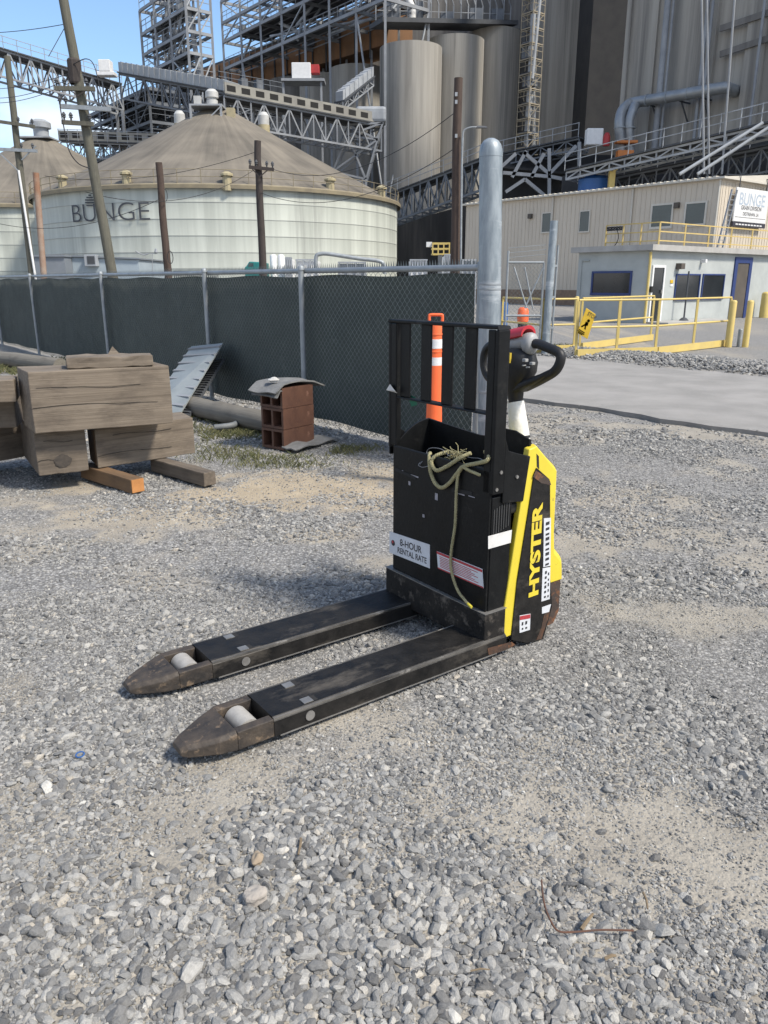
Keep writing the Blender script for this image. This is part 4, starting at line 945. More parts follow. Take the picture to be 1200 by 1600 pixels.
for i in range(nX + 1):
    for j in range(nY + 1):
        f, g = i / nX, j / nY; s = -.10 + f * (lenX + .24); r_ = -.02 + g * (lenY + .06)
        drop = .0
        if s < 0: drop = -(s) * .55
        if s > lenX: drop = (s - lenX) * (.25 + .5 * g) 
        V.append(bt + eX * s + eY * r_ + UP * (.012 - drop * .9 + .028 * math.sin(f * 3.1) + .008 * math.sin(g * 7 + f * 5)))
for i in range(nX):
    for j in range(nY): a = i * (nY + 1) + j; mb.f.append((a, a + nY + 1, a + nY + 2, a + 1))
mb.v = [tuple(v) for v in V]; o = part('rubber_mat', mb, rubber, None, smooth=True); sm = o.modifiers.new('solid', 'SOLIDIFY'); sm.thickness = .012; tag(o, 'curled grey rubber mat lying over the top clay block', 'mat')
mb = MB(); V = []; a0 = bt + eX * .0 - eY * .02 - UP * .05
for i in range(7):
    for j in range(4): V.append(a0 - eX * (.015 + .07 * i / 6) + eY * (.10 * j) + UP * (.02 - .05 * (i / 6) ** 1.5 + .01 * math.sin(i + j)))
mb.v = [tuple(v) for v in V]; mb.f = [(i*4+j, (i+1)*4+j, (i+1)*4+j+1, i*4+j+1) for i in range(6) for j in range(3)]
o = part('mat_strip', mb, rubber, None, smooth=True); sm = o.modifiers.new('solid', 'SOLIDIFY'); sm.thickness = .01; tag(o, 'short grey rubber strip hanging under the mat at the left of the clay blocks', 'mat')
def stone(name, c, r, m, label):
    import bmesh
    bm = bmesh.new(); bmesh.ops.create_icosphere(bm, subdivisions=3, radius=1)
    s0 = random.random() * 50
    for v in bm.verts:
        p = v.co; k = 1 + .22 * math.sin(p.x * 3 + s0) * math.cos(p.y * 2.7 + s0) + .12 * math.sin(p.z * 6 + s0 * 2) + random.uniform(-.03, .03); v.co = Vector((p.x * k * r[0], p.y * k * r[1], p.z * k * r[2]))
    me = bpy.data.meshes.new(name); bm.to_mesh(me); bm.free(); me.materials.append(m); o = bpy.data.objects.new(name, me); o.location = c; C.objects.link(o); return tag(o, label, 'stone')
stone('stone', bt + eX * .02 + eY * .12 + UP * .055, (.05, .035, .022), stone_white, 'small white stone weighing down the rubber mat')
stone('stone', pz(398, 1400, .01), (.026, .024, .020), stone_grey, 'largest pale brown stone among the gravel in front of the forks')
stone('stone', pz(402, 1342, .01), (.014, .022, .014), mat('stone_tan', (.34, .27, .19), (.26, .20, .14), 14, rough=.9), 'tan brown oblong stone in the gravel heap before the forks')
mb = MB(); V = []; c0, c1 = pz(462, 706, .01), pz(530, 688, .01); dd = (c1 - c0); pp = Vector((-dd.y, dd.x, 0)).normalized()
for i in range(11):
    for j in range(4): V.append(c0 + dd * (i / 10) + pp * (.16 * j / 3) + UP * (.015 + .03 * math.sin(i * .6) ** 2 * (1 if j > 1 else .5) + .01 * (j % 2)))
mb.v = [tuple(v) for v in V]; mb.f = [(i*4+j, (i+1)*4+j, (i+1)*4+j+1, i*4+j+1) for i in range(10) for j in range(3)]
o = part('rubber_mat', mb, rubber, None, smooth=True); sm = o.modifiers.new('solid', 'SOLIDIFY'); sm.thickness = .01; tag(o, 'grey rubber scrap lying on the ground in front of the clay blocks', 'mat')

# ------------------------------------------------------------------ grass tufts, wire, twigs
def grass_patch(name, spots, label, check=True):
    V = []; Fs = []
    for u, v, sx, sy, n_, hs in spots:
        c = pz(u, v); xs_ = rng.normal(c.x, sx, n_); ys_ = rng.normal(c.y, sy, n_)
        ok = (fbm(xs_ * 4, ys_ * 4, vn1) > .44) & (((xs_ - FEN_A.x) * FN.x + (ys_ - FEN_A.y) * FN.y > .03) | (not check)); xs_, ys_ = xs_[ok], ys_[ok]; zs_ = height_field(xs_, ys_)
        for x, y, z in zip(xs_, ys_, zs_):
            h = rng.uniform(.015, .06) * hs; a = rng.uniform(0, 6.28); w_ = rng.uniform(.002, .0045); lx, ly = rng.normal(0, .6, 2) * h
            b0 = len(V); V += [(x - w_ * math.cos(a), y - w_ * math.sin(a), z), (x + w_ * math.cos(a), y + w_ * math.sin(a), z), (x + lx * .5 + w_ * .6 * math.cos(a), y + ly * .5, z + h * .7), (x + lx, y + ly, z + h)]
            Fs += [(b0, b0 + 1, b0 + 2), (b0, b0 + 2, b0 + 3)]
    mb = MB(); mb.v = V; mb.f = Fs; o = part(name, mb, leaf_green, None); tag(o, label, None, kind='stuff')
grass_patch('grass', [(400, 668, .28, .22, 2200, 1), (340, 680, .25, .15, 1300, 1), (400, 712, .3, .12, 1000, .9), (440, 725, .2, .08, 500, .8), (520, 703, .16, .08, 600, 1), (560, 700, .12, .06, 250, 1), (310, 660, .15, .2, 900, 1.1), (30, 575, 1.1, .7, 15000, 1.8), (350, 700, .2, .1, 400, .8)], 'short green grass and weeds growing near the fence')
mb = MB(); mb.tube(catmull([pz(846, 1375, .012), pz(850, 1410, .014), pz(860, 1438, .016), pz(873, 1455, .016), pz(900, 1456, .014), pz(940, 1453, .013), pz(990, 1454, .012)], 5), .0023, 6)
tag(part('bent_wire', mb, rust_wire, None, smooth=True), 'rusty bent wire lying on the gravel at the lower right', 'wire')
for (ua, va, ub, vb, r_, lab) in ((908, 1452, 926, 1428, .0045, 'short thick pale twig lying across the rusty wire'), (1005, 1395, 1012, 1420, .003, 'thin pale twig lying on the dirt right of the rusty wire'), (945, 1498, 962, 1493, .004, 'small stub of twig below the rusty wire'), (470, 1310, 466, 1335, .0035, 'dark twig standing among the gravel heap stones'), (735, 1517, 765, 1515, .002, 'thin reddish twig near the bottom centre of the gravel')):
    a, b_ = pz(ua, va, .012), pz(ub, vb, .014); mb = MB(); mb.tube([a, (a + b_) / 2 + Vector((.002, .001, .003)), b_], [r_, r_, r_ * .7], 6); tag(part('twig', mb, twig_mat, None), lab, 'twig')
mb = MB(); c = pz(125, 1179, .014); mb.tube([c + Vector((.012 * math.cos(t), .012 * math.sin(t), .002 * math.sin(t))) for t in np.linspace(0, 6.283, 18, endpoint=False)], .0022, 6, closed=True); tag(part('bottle_ring', mb, blue_tank_m, None), 'small blue plastic ring lying in the gravel at the left', 'ring')

# ------------------------------------------------------------------ yellow guard rails
def guard_rail(px_pts, label, top_h=1.06, kerb=True, extra_posts=(), split=2):
    P = []
    for u, v in px_pts: p = pz(u, v); p.z = 0; P.append(p)
    t = thing('guard_rail', label, 'guard rail', P[0], 0, 'yellow guard rails in front of the gatehouse'); r_ = .020
    posts = []
    for i in range(len(P) - 1):
        for k in range(split): posts.append(P[i].lerp(P[i + 1], k / split))
    posts.append(P[-1])
    for p in posts: mb = MB(); mb.bar(p, p + UP * (top_h - r_), .043); part('post', mb, rail_yellow, t)
    for z in (top_h, top_h * .52):
        mb = MB(); off = Vector((0, -.0, 0))
        for i in range(len(P) - 1): mb.tube([P[i] + UP * z, P[i + 1] + UP * z], r_, 8)
        part('rail', mb, rail_yellow, t, smooth=True)
    if kerb:
        mb = MB()
        for i in range(len(P) - 1):
            d = (P[i + 1] - P[i]).normalized(); n_ = Vector((d.y, -d.x, 0))
            if n_.y > 0: n_ = -n_
            mb.bar(P[i] + n_ * .055 + UP * .07, P[i + 1] + n_ * .055 + UP * .07, .05, .14)
        part('toe_board', mb, rail_yellow, t)
    return t
guard_rail([(899, 557), (1023, 553), (1134, 540)], 'nearest yellow guard rail with the tilted sign, bending towards the two bollards')
guard_rail([(905, 546), (1016, 531)], 'yellow guard rail running back behind the tilted sign', split=2)
guard_rail([(783, 541), (845, 551), (896, 549)], 'yellow guard rail between the tall pipe bollard and the tilted sign', split=1)
# tilted sign on the rail
sg = pz(898, 557); sgY = sg.y - .10
sign = thing('caution_sign', 'yellow caution sign hanging tilted on the guard rail', 'sign', (sg.x + .1, sgY, .5))
q = [pY(u, v, sgY) for u, v in ((916, 481), (931, 491), (918, 530), (902, 520))]
mb = MB(); mb.prism(q, (0, .012, 0)); part('plate', mb, sign_yellow, sign, bev=.006)
O = (q[0] + q[1] + q[2] + q[3]) / 4; Xs = ((q[1] - q[0]) + (q[2] - q[3])).normalized(); Xs.y = 0; Ys = Vector((-Xs.z, 0, Xs.x)); hh = (q[0] - q[3]).length
def on_sign(mb_): return map_mb(mb_, lambda p: O + Xs * p.x + Ys * p.y + Vector((0, -.003, 0)))
tx = MB()
sw = (q[1] - q[0]).length; tm0 = text_mb('STOP', 1.0, bold=.01); kx = sw * .82 / (max(p[0] for p in tm0.v) - min(p[0] for p in tm0.v))
t_ = on_sign(map_mb(tm0, lambda p: Vector((p.x * kx, p.y * kx * 1.3 + hh * .34, 0)))); part('lettering', t_, ink, sign)
fg = MB()
fg.tube([(0, .075, 0), (0, .07501, .002)], .035, 12); fg.prism([(-.045, .03, 0), (.03, .035, 0), (.05, -.03, 0), (.02, -.05, 0), (.06, -.13, 0), (.02, -.13, 0), (-.01, -.06, 0), (-.05, -.13, 0), (-.085, -.12, 0), (-.035, -.03, 0)], (0, 0, .002))
fk = sw / .28; part('figure', on_sign(map_mb(fg, lambda p: p * fk)), ink, sign)
for dy, wd_ in ((-.34, .6), (-.40, .7), (-.45, .45)):
    dy *= hh; wd_ *= sw; m_ = MB(); m_.box(-wd_ / 2, wd_ / 2, dy - .008, dy + .008, 0, .002); part('printed_line', on_sign(m_), ink, sign)
# yellow pipe bollards
def ybol(u, v, vt, wpx, label, m=rail_yellow):
    p = pz(u, v); p.z = 0; h = pY(u, vt, p.y).z; r_ = wpx / 2 * px_at(p.y); mb = MB()
    mb.lathe([(r_, -.05), (r_, h - r_ * .5), (r_ * .85, h - r_ * .15), (r_ * .4, h), (.001, h + .005)], p[:2], 20)
    return tag(part('bollard', mb, m, None, smooth=50), label, 'bollard', 'short bollards by the gatehouse')
ybol(1138, 542, 469, 9, 'yellow bollard at the right end of the guard rail'); ybol(1164, 542, 469, 9, 'yellow bollard right of the short grey stub post')
ybol(1193, 496, 456, 13, 'thick yellow bollard against the gatehouse wall at the right edge'); ybol(899, 505, 463, 6, 'thin yellow bollard beside the left gatehouse wall')
ybol(1154, 541, 514, 6, 'short grey stub post between the two yellow bollards', galv_dull)
# drum and blue object behind rail
p = pz(816, 517); p.z = 0; dr_ = thing('traffic_drum', 'orange drum on a black base behind the guard rail', 'drum', p)
k = px_at(p.y); mb = MB(); mb.lathe([(k * 8, k * 13), (k * 8.5, k * 20), (k * 7.5, k * 30), (k * 5, k * 33), (.001, k * 33.5)], p[:2], 18); part('body', mb, hide_orange, dr_, smooth=50)
mb = MB(); mb.lathe([(k * 8.5, 0), (k * 8.5, k * 3), (k * 7, k * 5), (k * 7, k * 13), (.001, k * 13.1)], p[:2], 18); part('base', mb, black_plastic, dr_, smooth=40)
p = pz(786, 512); p.z = 0; k = px_at(p.y); bx = thing('blue_drum', 'blue drum half hidden behind the tall pipe bollard', 'drum', p)
mb = MB(); mb.lathe([(k * 6, 0), (k * 6, k * 34), (k * 5, k * 36), (.001, k * 36)], p[:2], 18); part('body', mb, blue_tank_m, bx, smooth=50)
mb = MB(); mb.lathe([(k * 6.1, k * 11), (k * 6.4, k * 12), (k * 6.1, k * 13)], p[:2], 18); mb.lathe([(k * 6.1, k * 23), (k * 6.4, k * 24), (k * 6.1, k * 25)], p[:2], 18); part('hoop', mb, blue_tank_m, bx, smooth=True)
# weeds clump by the kerb
grass_patch('weeds', [(870, 545, .22, .15, 500, 2.5)], 'dark dry weeds growing at the foot of the guard rail', False)

# ------------------------------------------------------------------ gate beside the tall bollard
GP = pz(856, 602); GP = Vector((GP.x, GP.y, 0)); GY = GP.y
GPB = pY(852, 540, 16.0); GPB.z = 0
gp = thing('gate_post', 'thick galvanised gate post in front of the beige building', 'post', GPB)
h = pY(857, 345, 16.0).z; r_ = px_at(16) * 5.5; mb = MB(); mb.tube([GPB - UP * .1, GPB + UP * h + Vector((.03, 0, 0))], r_, 16); part('pipe', mb, galv, gp, smooth=True)
mb = MB(); mb.tube([GPB + Vector((.13, .05, 0)), GPB + Vector((.15, .05, h - .45))], .022, 8); part('hinge_pipe', mb, galv_dull, gp, smooth=True)
mb = MB()
for z in (.5, 1.1, 1.7): mb.bar(GPB + Vector((0, .0, z)), GPB + Vector((.15, .05, z)), .05, .04)
parts('hinge', mb, galv_dull, gp)
gt = thing('chain_link_gate', 'tall chain link gate with barbed wire, standing left of the thick gate post', 'gate', GPB)
gl = pY(788, 540, 16.0); gl.z = 0; gd = (gl - GPB); gw = gd.length; gd.normalize(); gn = Vector((0, -1, 0)); gh = pY(797, 410, 16).z
mb = MB()
for a, b_ in ((GPB + gd * .12 + UP * .08, GPB + gd * .12 + UP * gh), (gl + UP * .08, gl + UP * pY(797, 392, 16).z), (GPB + gd * .12 + UP * gh, gl + UP * gh), (GPB + gd * .12 + UP * .08, gl + UP * .08), (GPB + gd * .12 + UP * gh * .42, gl + UP * gh * .42)): mb.tube([a, b_], .022, 8)
part('frame', mb, galv_dull, gt, smooth=True)
mb = MB()
for a, b_ in ((.15, .55), (.85, .5), (.6, .35)): mb.tube([GPB + gd * gw * a + UP * gh * .95, GPB + gd * gw * b_ + UP * gh * .5], .016, 6)
part('brace', mb, galv_dull, gt)
mb = MB()
for z in (gh + .09, gh + .18, gh + .27): mb.tube([GPB + gd * .1 + UP * (z + .06), gl + UP * z], .005, 5)
parts('barbed_wire', mb, galv_dull, gt)
weave('wire_mesh', GPB + gd * .12, gd, gn, 0, gw - .12, .1, gh - .02, w=.08, r=.0018, parent=gt, spikes=False)

# ------------------------------------------------------------------ gatehouse and beige building
WC = pz(1006, 505); WC.z = 0                             # nearest corner of the gatehouse
def on_wall(u, v, O, D, Nn): p = pplane(u, v, O, Nn); return (p - O).dot(D), p.z
def window(parent, O, D, Nn, corners, fm, pm, fw=.07, name='window', sill=True, lift=0.0):
    (s0, z0), (s1, z1) = on_wall(*corners[0], O, D, Nn), on_wall(*corners[1], O, D, Nn)
    s0, s1 = sorted((s0, s1)); z0, z1 = sorted((z0, z1)); mb = MB()
    def bx(a, b_, c_, d_, lf, th): mb.obox(O + D * a + UP * c_ + Nn * lf, D * (b_ - a), Nn * (th + lift), UP * (d_ - c_))
    bx(s0 - fw, s1 + fw, z1, z1 + fw, -.05, .09); bx(s0 - fw, s1 + fw, z0 - fw * 1.3, z0, -.05, .11); bx(s0 - fw, s0, z0, z1, -.05, .09); bx(s1, s1 + fw, z0, z1, -.05, .09)
    f = part(name, mb, fm, parent)
    mb = MB(); mb.obox(O + D * s0 + UP * z0 + Nn * .004, D * (s1 - s0), Nn * (.012 + lift), UP * (z1 - z0)); part('pane', mb, pm, f); return f
gh_ = thing('gatehouse', 'low grey block gatehouse with blue framed windows and a flat roof deck', 'building', WC)
WL = 3.0; WR = 15.0; WH = 2.42
mb = MB(); mb.obox(WC - UP * .1, DL * WL, DR * WR, UP * (WH + .1)); part('wall', mb, grey_block, gh_)
mb = MB(); mb.obox(WC - DL * .22 - DR * .22 + UP * (WH + .002), DL * (WL + .44), DR * (WR + 3), UP * .19); part('roof', mb, slab_conc, gh_)
window(gh_, WC, DL, NL, ((928, 427), (983, 458)), blue_paint, dark_glass, .07)
window(gh_, WC, DR, NR, ((1057, 430), (1089, 466)), blue_paint, dark_glass, .05)
window(gh_, WC, DR, NR, ((1099, 430), (1127, 465)), blue_paint, dark_glass, .05)
def door(parent, O, D, Nn, u0, u1, v0, fm, pm, name='door', fw=.08):
    (s0, z1), (s1, _) = on_wall(u0, v0, O, D, Nn), on_wall(u1, v0, O, D, Nn); mb = MB()
    for a, b_, c_, d_ in ((s0 - fw, s0, .0, z1 + fw), (s1, s1 + fw, .0, z1 + fw), (s0, s1, z1, z1 + fw)): mb.obox(O + D * a + UP * c_ - Nn * .03, D * (b_ - a), Nn * .08, UP * (d_ - c_))
    f = part(name, mb, fm, parent); mb = MB(); mb.obox(O + D * s0 + UP * .02 + Nn * .003, D * (s1 - s0), Nn * .02, UP * (z1 - .02)); part('leaf', mb, pm, f); return f, s0, s1, z1
f, s0, s1, z1 = door(gh_, WC, DR, NR, 1021, 1037, 418, white_paint, dark_glass)
mb = MB(); mb.obox(WC + DR * (s1 - .12) + UP * 1.0 + NR * .026, DR * .07, NR * .05, UP * .12); part('handle', mb, steel_bare, f)
door(gh_, WC, DR, NR, 1152, 1170, 411, blue_paint, brown_door, fw=.22)
mb = MB(); mb.obox(WC + DR * .0 + NR * .05 + UP * .0, DR * 4.2, NR * .9, UP * .05); part('doorstep', mb, slab_conc, gh_)
mb = MB(); mb.tube([WC + NR * .05 + NL * .05, WC + NR * .05 + NL * .05 + UP * (WH - .05)], .045, 10); part('corner_pipe', mb, rail_yellow, gh_, smooth=True)
def lump(parent, O, D, Nn, u, v, w_, h_, d_, m, name):
    s, z = on_wall(u, v, O, D, Nn); mb = MB(); mb.obox(O + D * (s - w_ / 2) + UP * (z - h_ / 2) + Nn * .002, D * w_, Nn * d_, UP * h_); return part(name, mb, m, parent, bev=.01)
lump(gh_, WC, DR, NR, 1059, 416, .25, .2, .22, brown_door, 'wall_lamp'); lump(gh_, WC, DR, NR, 1049, 440, .18, .12, .02, sign_yellow, 'notice'); lump(gh_, WC, DR, NR, 1049, 446, .18, .08, .02, white_paint, 'notice')
lump(gh_, WC, DR, NR, 1016, 452, .12, .2, .08, black_plastic, 'intercom'); lump(gh_, WC, DR, NR, 1096, 408, .12, .12, .2, white_paint, 'camera_dome')
mb = MB(); s, z = on_wall(910, 404, WC, DL, NL); mb.tube([WC + DL * (s - .35) + NL * .04 + UP * (z - .08), WC + DL * (s - .02) + NL * .04 + UP * (z - .08), WC + DL * s + NL * .04 + UP * (z - .3), WC + DL * s + NL * .04 + UP * .1], .02, 8); part('conduit', mb, grey_block, gh_)
# small roll stand before the windows
p = pz(1068, 503); p.z = 0; mb = MB(); mb.lathe([(.16, 0), (.17, .06), (.09, .14), (.03, .16), (.03, 1.75), (.001, 1.76)], p[:2], 14); tag(part('signal_stand', mb, steel_dark, None, smooth=40), 'dark upright stand on a round base before the gatehouse window', 'stand')
# roof railing
zr = WH + .19
def railing(name, P, label, n_posts, hgt, m, parent_group=None, mids=2, toe=True, rad=.022):
    t = thing(name, label, 'railing', P[0], 0, parent_group)
    for i in range(len(P) - 1):
        for k in range(n_posts[i] + (1 if i == len(P) - 2 else 0)):
            p = P[i].lerp(P[i + 1], k / n_posts[i]); mb = MB(); mb.bar(p, p + UP * (hgt - rad), .055); part('post', mb, m, t)
    for z in np.linspace(hgt / (mids + 1), hgt, mids + 1):
        mb = MB()
        for i in range(len(P) - 1): mb.bar(P[i] + UP * z, P[i + 1] + UP * z, rad * 2)
        part('rail', mb, m, t)
    if toe:
        mb = MB()
        for i in range(len(P) - 1): mb.bar(P[i] + UP * .06 + NR * .03 + NL * .03, P[i + 1] + UP * .06 + NR * .03 + NL * .03, .02, .12)
        part('toe_board', mb, m, t)
    return t
c0 = pz(1028, 390, zr); a0 = pz(911, 388, zr); r0 = c0 + DR * 11.0
c0.z = a0.z = r0.z = zr
a0 = c0 + DL * max((a0 - c0).dot(DL), 2.5)
railing('roof_railing', [a0, c0, r0], 'yellow safety railing round the gatehouse roof deck', [3, 6], pY(1028, 347, c0.y).z - zr, rail_pale)
hb = thing('cable_bundle', 'black cable bundle tangled on the left end of the roof railing', 'cable', (a0 + UP * .5)); mb = MB(); hr_ = pY(1028, 347, c0.y).z - zr
f0 = (c0 - a0)
for k in range(7): mb.tube(catmull([a0 + f0 * (.02 + .30 * t) + NL * .04 + UP * (hr_ * .86 + .07 * math.sin(t * 9 + k * 1.7)) for t in np.linspace(0, 1, 9)], 3), .018, 5)
part('coil', mb, cable_mat, hb); mb = MB(); mb.tube(catmull([a0 + f0 * .22 + NL * .05 + UP * hr_ * .85, a0 + f0 * .26 + NL * .05 + UP * hr_ * .5, a0 + f0 * .20 + NL * .05 + UP * hr_ * .2, a0 + f0 * .1 + NL * .05 + UP * .05]), .016, 5); part('hanging_end', mb, cable_mat, hb)
# beige metal building
BO_ = WC + DR * 15.5; BO_.z = 0                           # facade line
sB, zE = on_wall(1128, 286, BO_, DL, NL); sA, zA = on_wall(779, 311, BO_, DL, NL); sA += 3.0
print('beige', sB, zE, sA, zA)
bb = thing('metal_building', 'long beige ribbed metal building behind the gatehouse', 'building', BO_ + DL * sB)
zE = (zE + zA) / 2; BC = BO_ + DL * sB
mb = MB(); mb.obox(BC + UP * .9, DL * (sA - sB), DR * 10, UP * (zE - .9)); part('wall', mb, beige_metal, bb)
mb = MB(); mb.obox(BC - UP * .1 + NL * .03 + NR * .03, DL * (sA - sB), DR * 10, UP * 1.0); part('brick_base', mb, brick, bb)
mb = MB(); k = 0; s = .15
while s < sA - sB: mb.obox(BC + DL * s + NL * .018 + UP * .92, DL * .05, DR * .008, UP * (zE - 1.0)); s += .30
s = .15
while s < 9.8: mb.obox(BC + DR * s + NR * .018 + UP * .92, DR * .05, DL * .008, UP * (zE - 1.0)); s += .30
part('ribs', mb, beige_metal, bb)
mb = MB(); mb.obox(BC + NL * .25 + NR * .25 + UP * zE, DL * (sA - sB + .5), DR * 10.4, UP * .10); s = .2
mb.prism([BC + NR * .2 + UP * (zE + .101), BC + NR * .2 + DR * 10 + UP * (zE + .101), BC + NR * .2 + DR * 5 + UP * (zE + .55)], DL * (sA - sB + .3))
part('roof', mb, beige_trim, bb)
mb = MB(); s = .2
while s < sA - sB: mb.obox(BC + DL * s + NL * .28 + UP * (zE + .06), DL * .16, DR * .4, UP * .085); s += .40
part('roof_ribs', mb, beige_trim, bb)
for u in (1126, 991, 867):
    s, _ = on_wall(u, 320, BO_, DL, NL); p = BO_ + DL * (s + .12) + NL * .08; mb = MB(); mb.bar(p + UP * 2.2, p + UP * (zE - .02), .10, .08); part('downspout', mb, beige_trim, bb)
for cs, fw in ((((1021, 322), (1048, 353)), .1), (((1074, 319), (1100, 349)), .1), (((908, 331), (920, 361)), .06), (((849, 334), (860, 362)), .06)): window(bb, BO_, DL, NL, cs, beige_trim, teal_glass, fw, lift=.03)
for u, v in ((1059, 321), (830, 338)): lump(bb, BO_, DL, NL, u, v, .28, .28, .2, brown_door, 'wall_lamp')
# writing scrawled on the rail level of the wall -> sign on the end wall
sg_O = BC + DR * .6
(s0, zt1), (s1, zb1) = on_wall(1152, 292, BC + NR * .3, DR, NR), on_wall(1195, 357, BC + NR * .3, DR, NR)
bs = thing('company_sign', 'white company sign with a dark strip below, hung on the beige building end wall', 'sign', BC + DR * s0 + UP * zb1)
zb_m = zb1 + (zt1 - zb1) * .12
mb = MB(); mb.obox(BC + DR * s0 + UP * zb_m + NR * .30, DR * (s1 - s0), DL * .08, UP * (zt1 - zb_m)); part('panel', mb, white_paint, bs, bev=.02)
mb = MB(); mb.obox(BC + DR * s0 + UP * zb1 + NR * .30, DR * (s1 - s0), DL * .08, UP * (zb_m - zb1 - .01)); st_ = part('strip', mb, mat('dark_strip', (.04, .04, .055), None, 3), bs)
Hs = zt1 - zb_m; mid = BC + DR * ((s0 + s1) / 2) + NR * .30
def sgn(body, fz, wfrac, m, bold=0.0, par=bs):
    t_ = text_mb(body, 1.0, bold=bold); wd_ = max(p[0] for p in t_.v) - min(p[0] for p in t_.v); k = (s1 - s0) * wfrac / wd_
    t_ = map_mb(t_, lambda p: Vector((p.x * k, p.y * k, 0))); part('lettering', onplane(t_, mid + UP * (zb_m + Hs * fz), DR, UP, .004), m, par)
sgn('BUNGE', .66, .78, ink_pale, .01); sgn('GRAIN DIVISION', .42, .62, ink, .012); sgn('DESTREHAN, LA', .24, .48, ink, .01); sgn('MOVE. GROW. CONNECT. FEED.', -.075, .8, white_paint, .0, st_) if False else None
mb = MB(); mb.obox(mid + UP * (zb_m + Hs * .13) - DR * (s1 - s0) * .47 + NR * .002, DR * (s1 - s0) * .94, NR * .003, UP * .02); part('rule_line', mb, ink, bs)
mb = MB()
for j in range(9): mb.obox(mid + UP * (zb1 + (zb_m - zb1) * .3) - DR * (s1 - s0) * (.42 - j * .092) + NR * .003, DR * (s1 - s0) * .07, NR * .003, UP * (zb_m - zb1) * .28)
part('small_print', mb, white_paint, bs)
mb = MB()
for s in (s0 + .3, s1 - .3): mb.tube([BC + DR * s + NR * .27 + UP * (zt1 - .1), BC + DR * s + NR * .27 + UP * (zE + .25), BC + DR * s - NR * .5 + UP * (zE + .35)], .03, 6)
parts('hanger', mb, steel_dark, bs)
# stair on the end wall (dark handrail)
p0_ = pplane(1128, 391, BC + NR * 1.3, NR); p1_ = pplane(1152, 297, BC + NR * 1.3, NR)
stair = thing('roof_ladder', 'steep steel ladder rising from the roof deck to the beige roof', 'ladder', p0_)
for o_ in (0, -.5):
    mb = MB(); mb.bar(p0_ + DR * o_, p1_ + DR * o_, .07); part('side_rail', mb, steel_grey, stair)
mb = MB()
for k in range(1, 12): mb.bar(p0_.lerp(p1_, k / 12), p0_.lerp(p1_, k / 12) - DR * .5, .03)
parts('rung', mb, steel_grey, stair)
# blue tank and yellow column behind the roof
bY = 66; p = pY(928, 300, bY); k = px_at(bY); gz = 0
bt_ = thing('blue_tank', 'blue round tank seen over the beige roof', 'tank', (p.x, p.y, 0)); zt = pY(928, 281, bY).z
mb = MB(); mb.lathe([(k * 22, 4.0), (k * 22, zt), (k * 16, zt + .25), (k * 5, zt + .5), (.001, zt + .5)], (p.x, p.y), 28); part('shell', mb, blue_tank_m, bt_, smooth=50)
mb = MB()
for a in range(6): mb.bar((p.x + k * 20 * math.cos(a * 1.047), p.y + k * 20 * math.sin(a * 1.047), 0), (p.x + k * 20 * math.cos(a * 1.047), p.y + k * 20 * math.sin(a * 1.047), 4.05), .25)
parts('support_leg', mb, steel_grey, bt_)
p = pY(954, 300, 64); zt = pY(954, 266, 64).z; mb = MB(); mb.box(p.x - .22, p.x + .22, p.y - .2, p.y + .2, 0, zt); mb.box(p.x - .34, p.x + .34, p.y - .3, p.y + .3, zt, zt + .12); tag(part('yellow_column', mb, rail_yellow, None), 'yellow square column standing right of the blue tank', 'column')

# ------------------------------------------------------------------ grain storage tanks
def tank(cx, cy, RR, label, detail=True, zw=8.35, za=16.7):
    t = thing('storage_tank', label, 'storage tank', (cx, cy, 0)); prof = []; n_ring = 7; hr = zw / n_ring
    for i in range(n_ring):
        z0_ = i * hr; prof += [(RR, z0_ + .03), (RR, z0_ + hr - .05), (RR + .012, z0_ + hr - .04), (RR + .012, z0_ + hr)]
    mb = MB(); mb.lathe(prof, (cx, cy), 120); part('wall', mb, tank_wall, t, smooth=30)
    mb = MB()
    for i in range(1, n_ring): mb.lathe([(RR + .014, i * hr - .05), (RR + .022, i * hr - .045), (RR + .022, i * hr - .008), (RR + .014, i * hr - .003)], (cx, cy), 120)
    part('ring_seam', mb, mat('ring_seam', (.30, .315, .29), (.38, .395, .365), .5, rough=.8) if 'ring_seam' not in MATS else MATS['ring_seam'], t)
    slope = (za - zw) / (RR - .8); n_s = 72; mb = MB(); mb.lathe([(RR + .30, zw - .12), (RR + .30, zw), (RR * .66, zw + (RR * .34) * slope), (RR * .33, zw + RR * .67 * slope), (.9, za)], (cx, cy), n_s)
    part('roof', mb, tank_roof, t, smooth=30)
    mb = MB(); mb.lathe([(RR + .34, zw - .28), (RR + .36, zw - .02), (RR + .30, zw + .06)], (cx, cy), 120); part('eave_rim', mb, tank_rim, t)
    mb = MB()
    for zz in (zw + .55, zw + 1.05): mb.tube([(cx + (RR + .15) * math.cos(a), cy + (RR + .15) * math.sin(a), zz) for a in np.linspace(0, 6.2832, 90, endpoint=False)], .025, 4, closed=True)
    for a in np.linspace(0, 6.2832, 60, endpoint=False): mb.bar((cx + (RR + .15) * math.cos(a), cy + (RR + .15) * math.sin(a), zw), (cx + (RR + .15) * math.cos(a), cy + (RR + .15) * math.sin(a), zw + 1.05), .05)
    part('eave_railing', mb, tank_rim, t)
    return t, slope
def dirc(u, D): a = math.atan2((u - 600) / F_PX, 1.047); return D * math.sin(a), D * math.cos(a)
TD = 80.0; aL = math.atan2((65 - 600) / F_PX, 1.047); aR = math.atan2(20 / F_PX, 1.047); ac = (aL + aR) / 2; TR_ = TD * math.sin((aR - aL) / 2)
tx_, ty_ = TD * math.sin(ac), TD * math.cos(ac)
tk, slope = tank(tx_, ty_, TR_, 'large pale round grain tank with dark lettering and a brown conical roof')
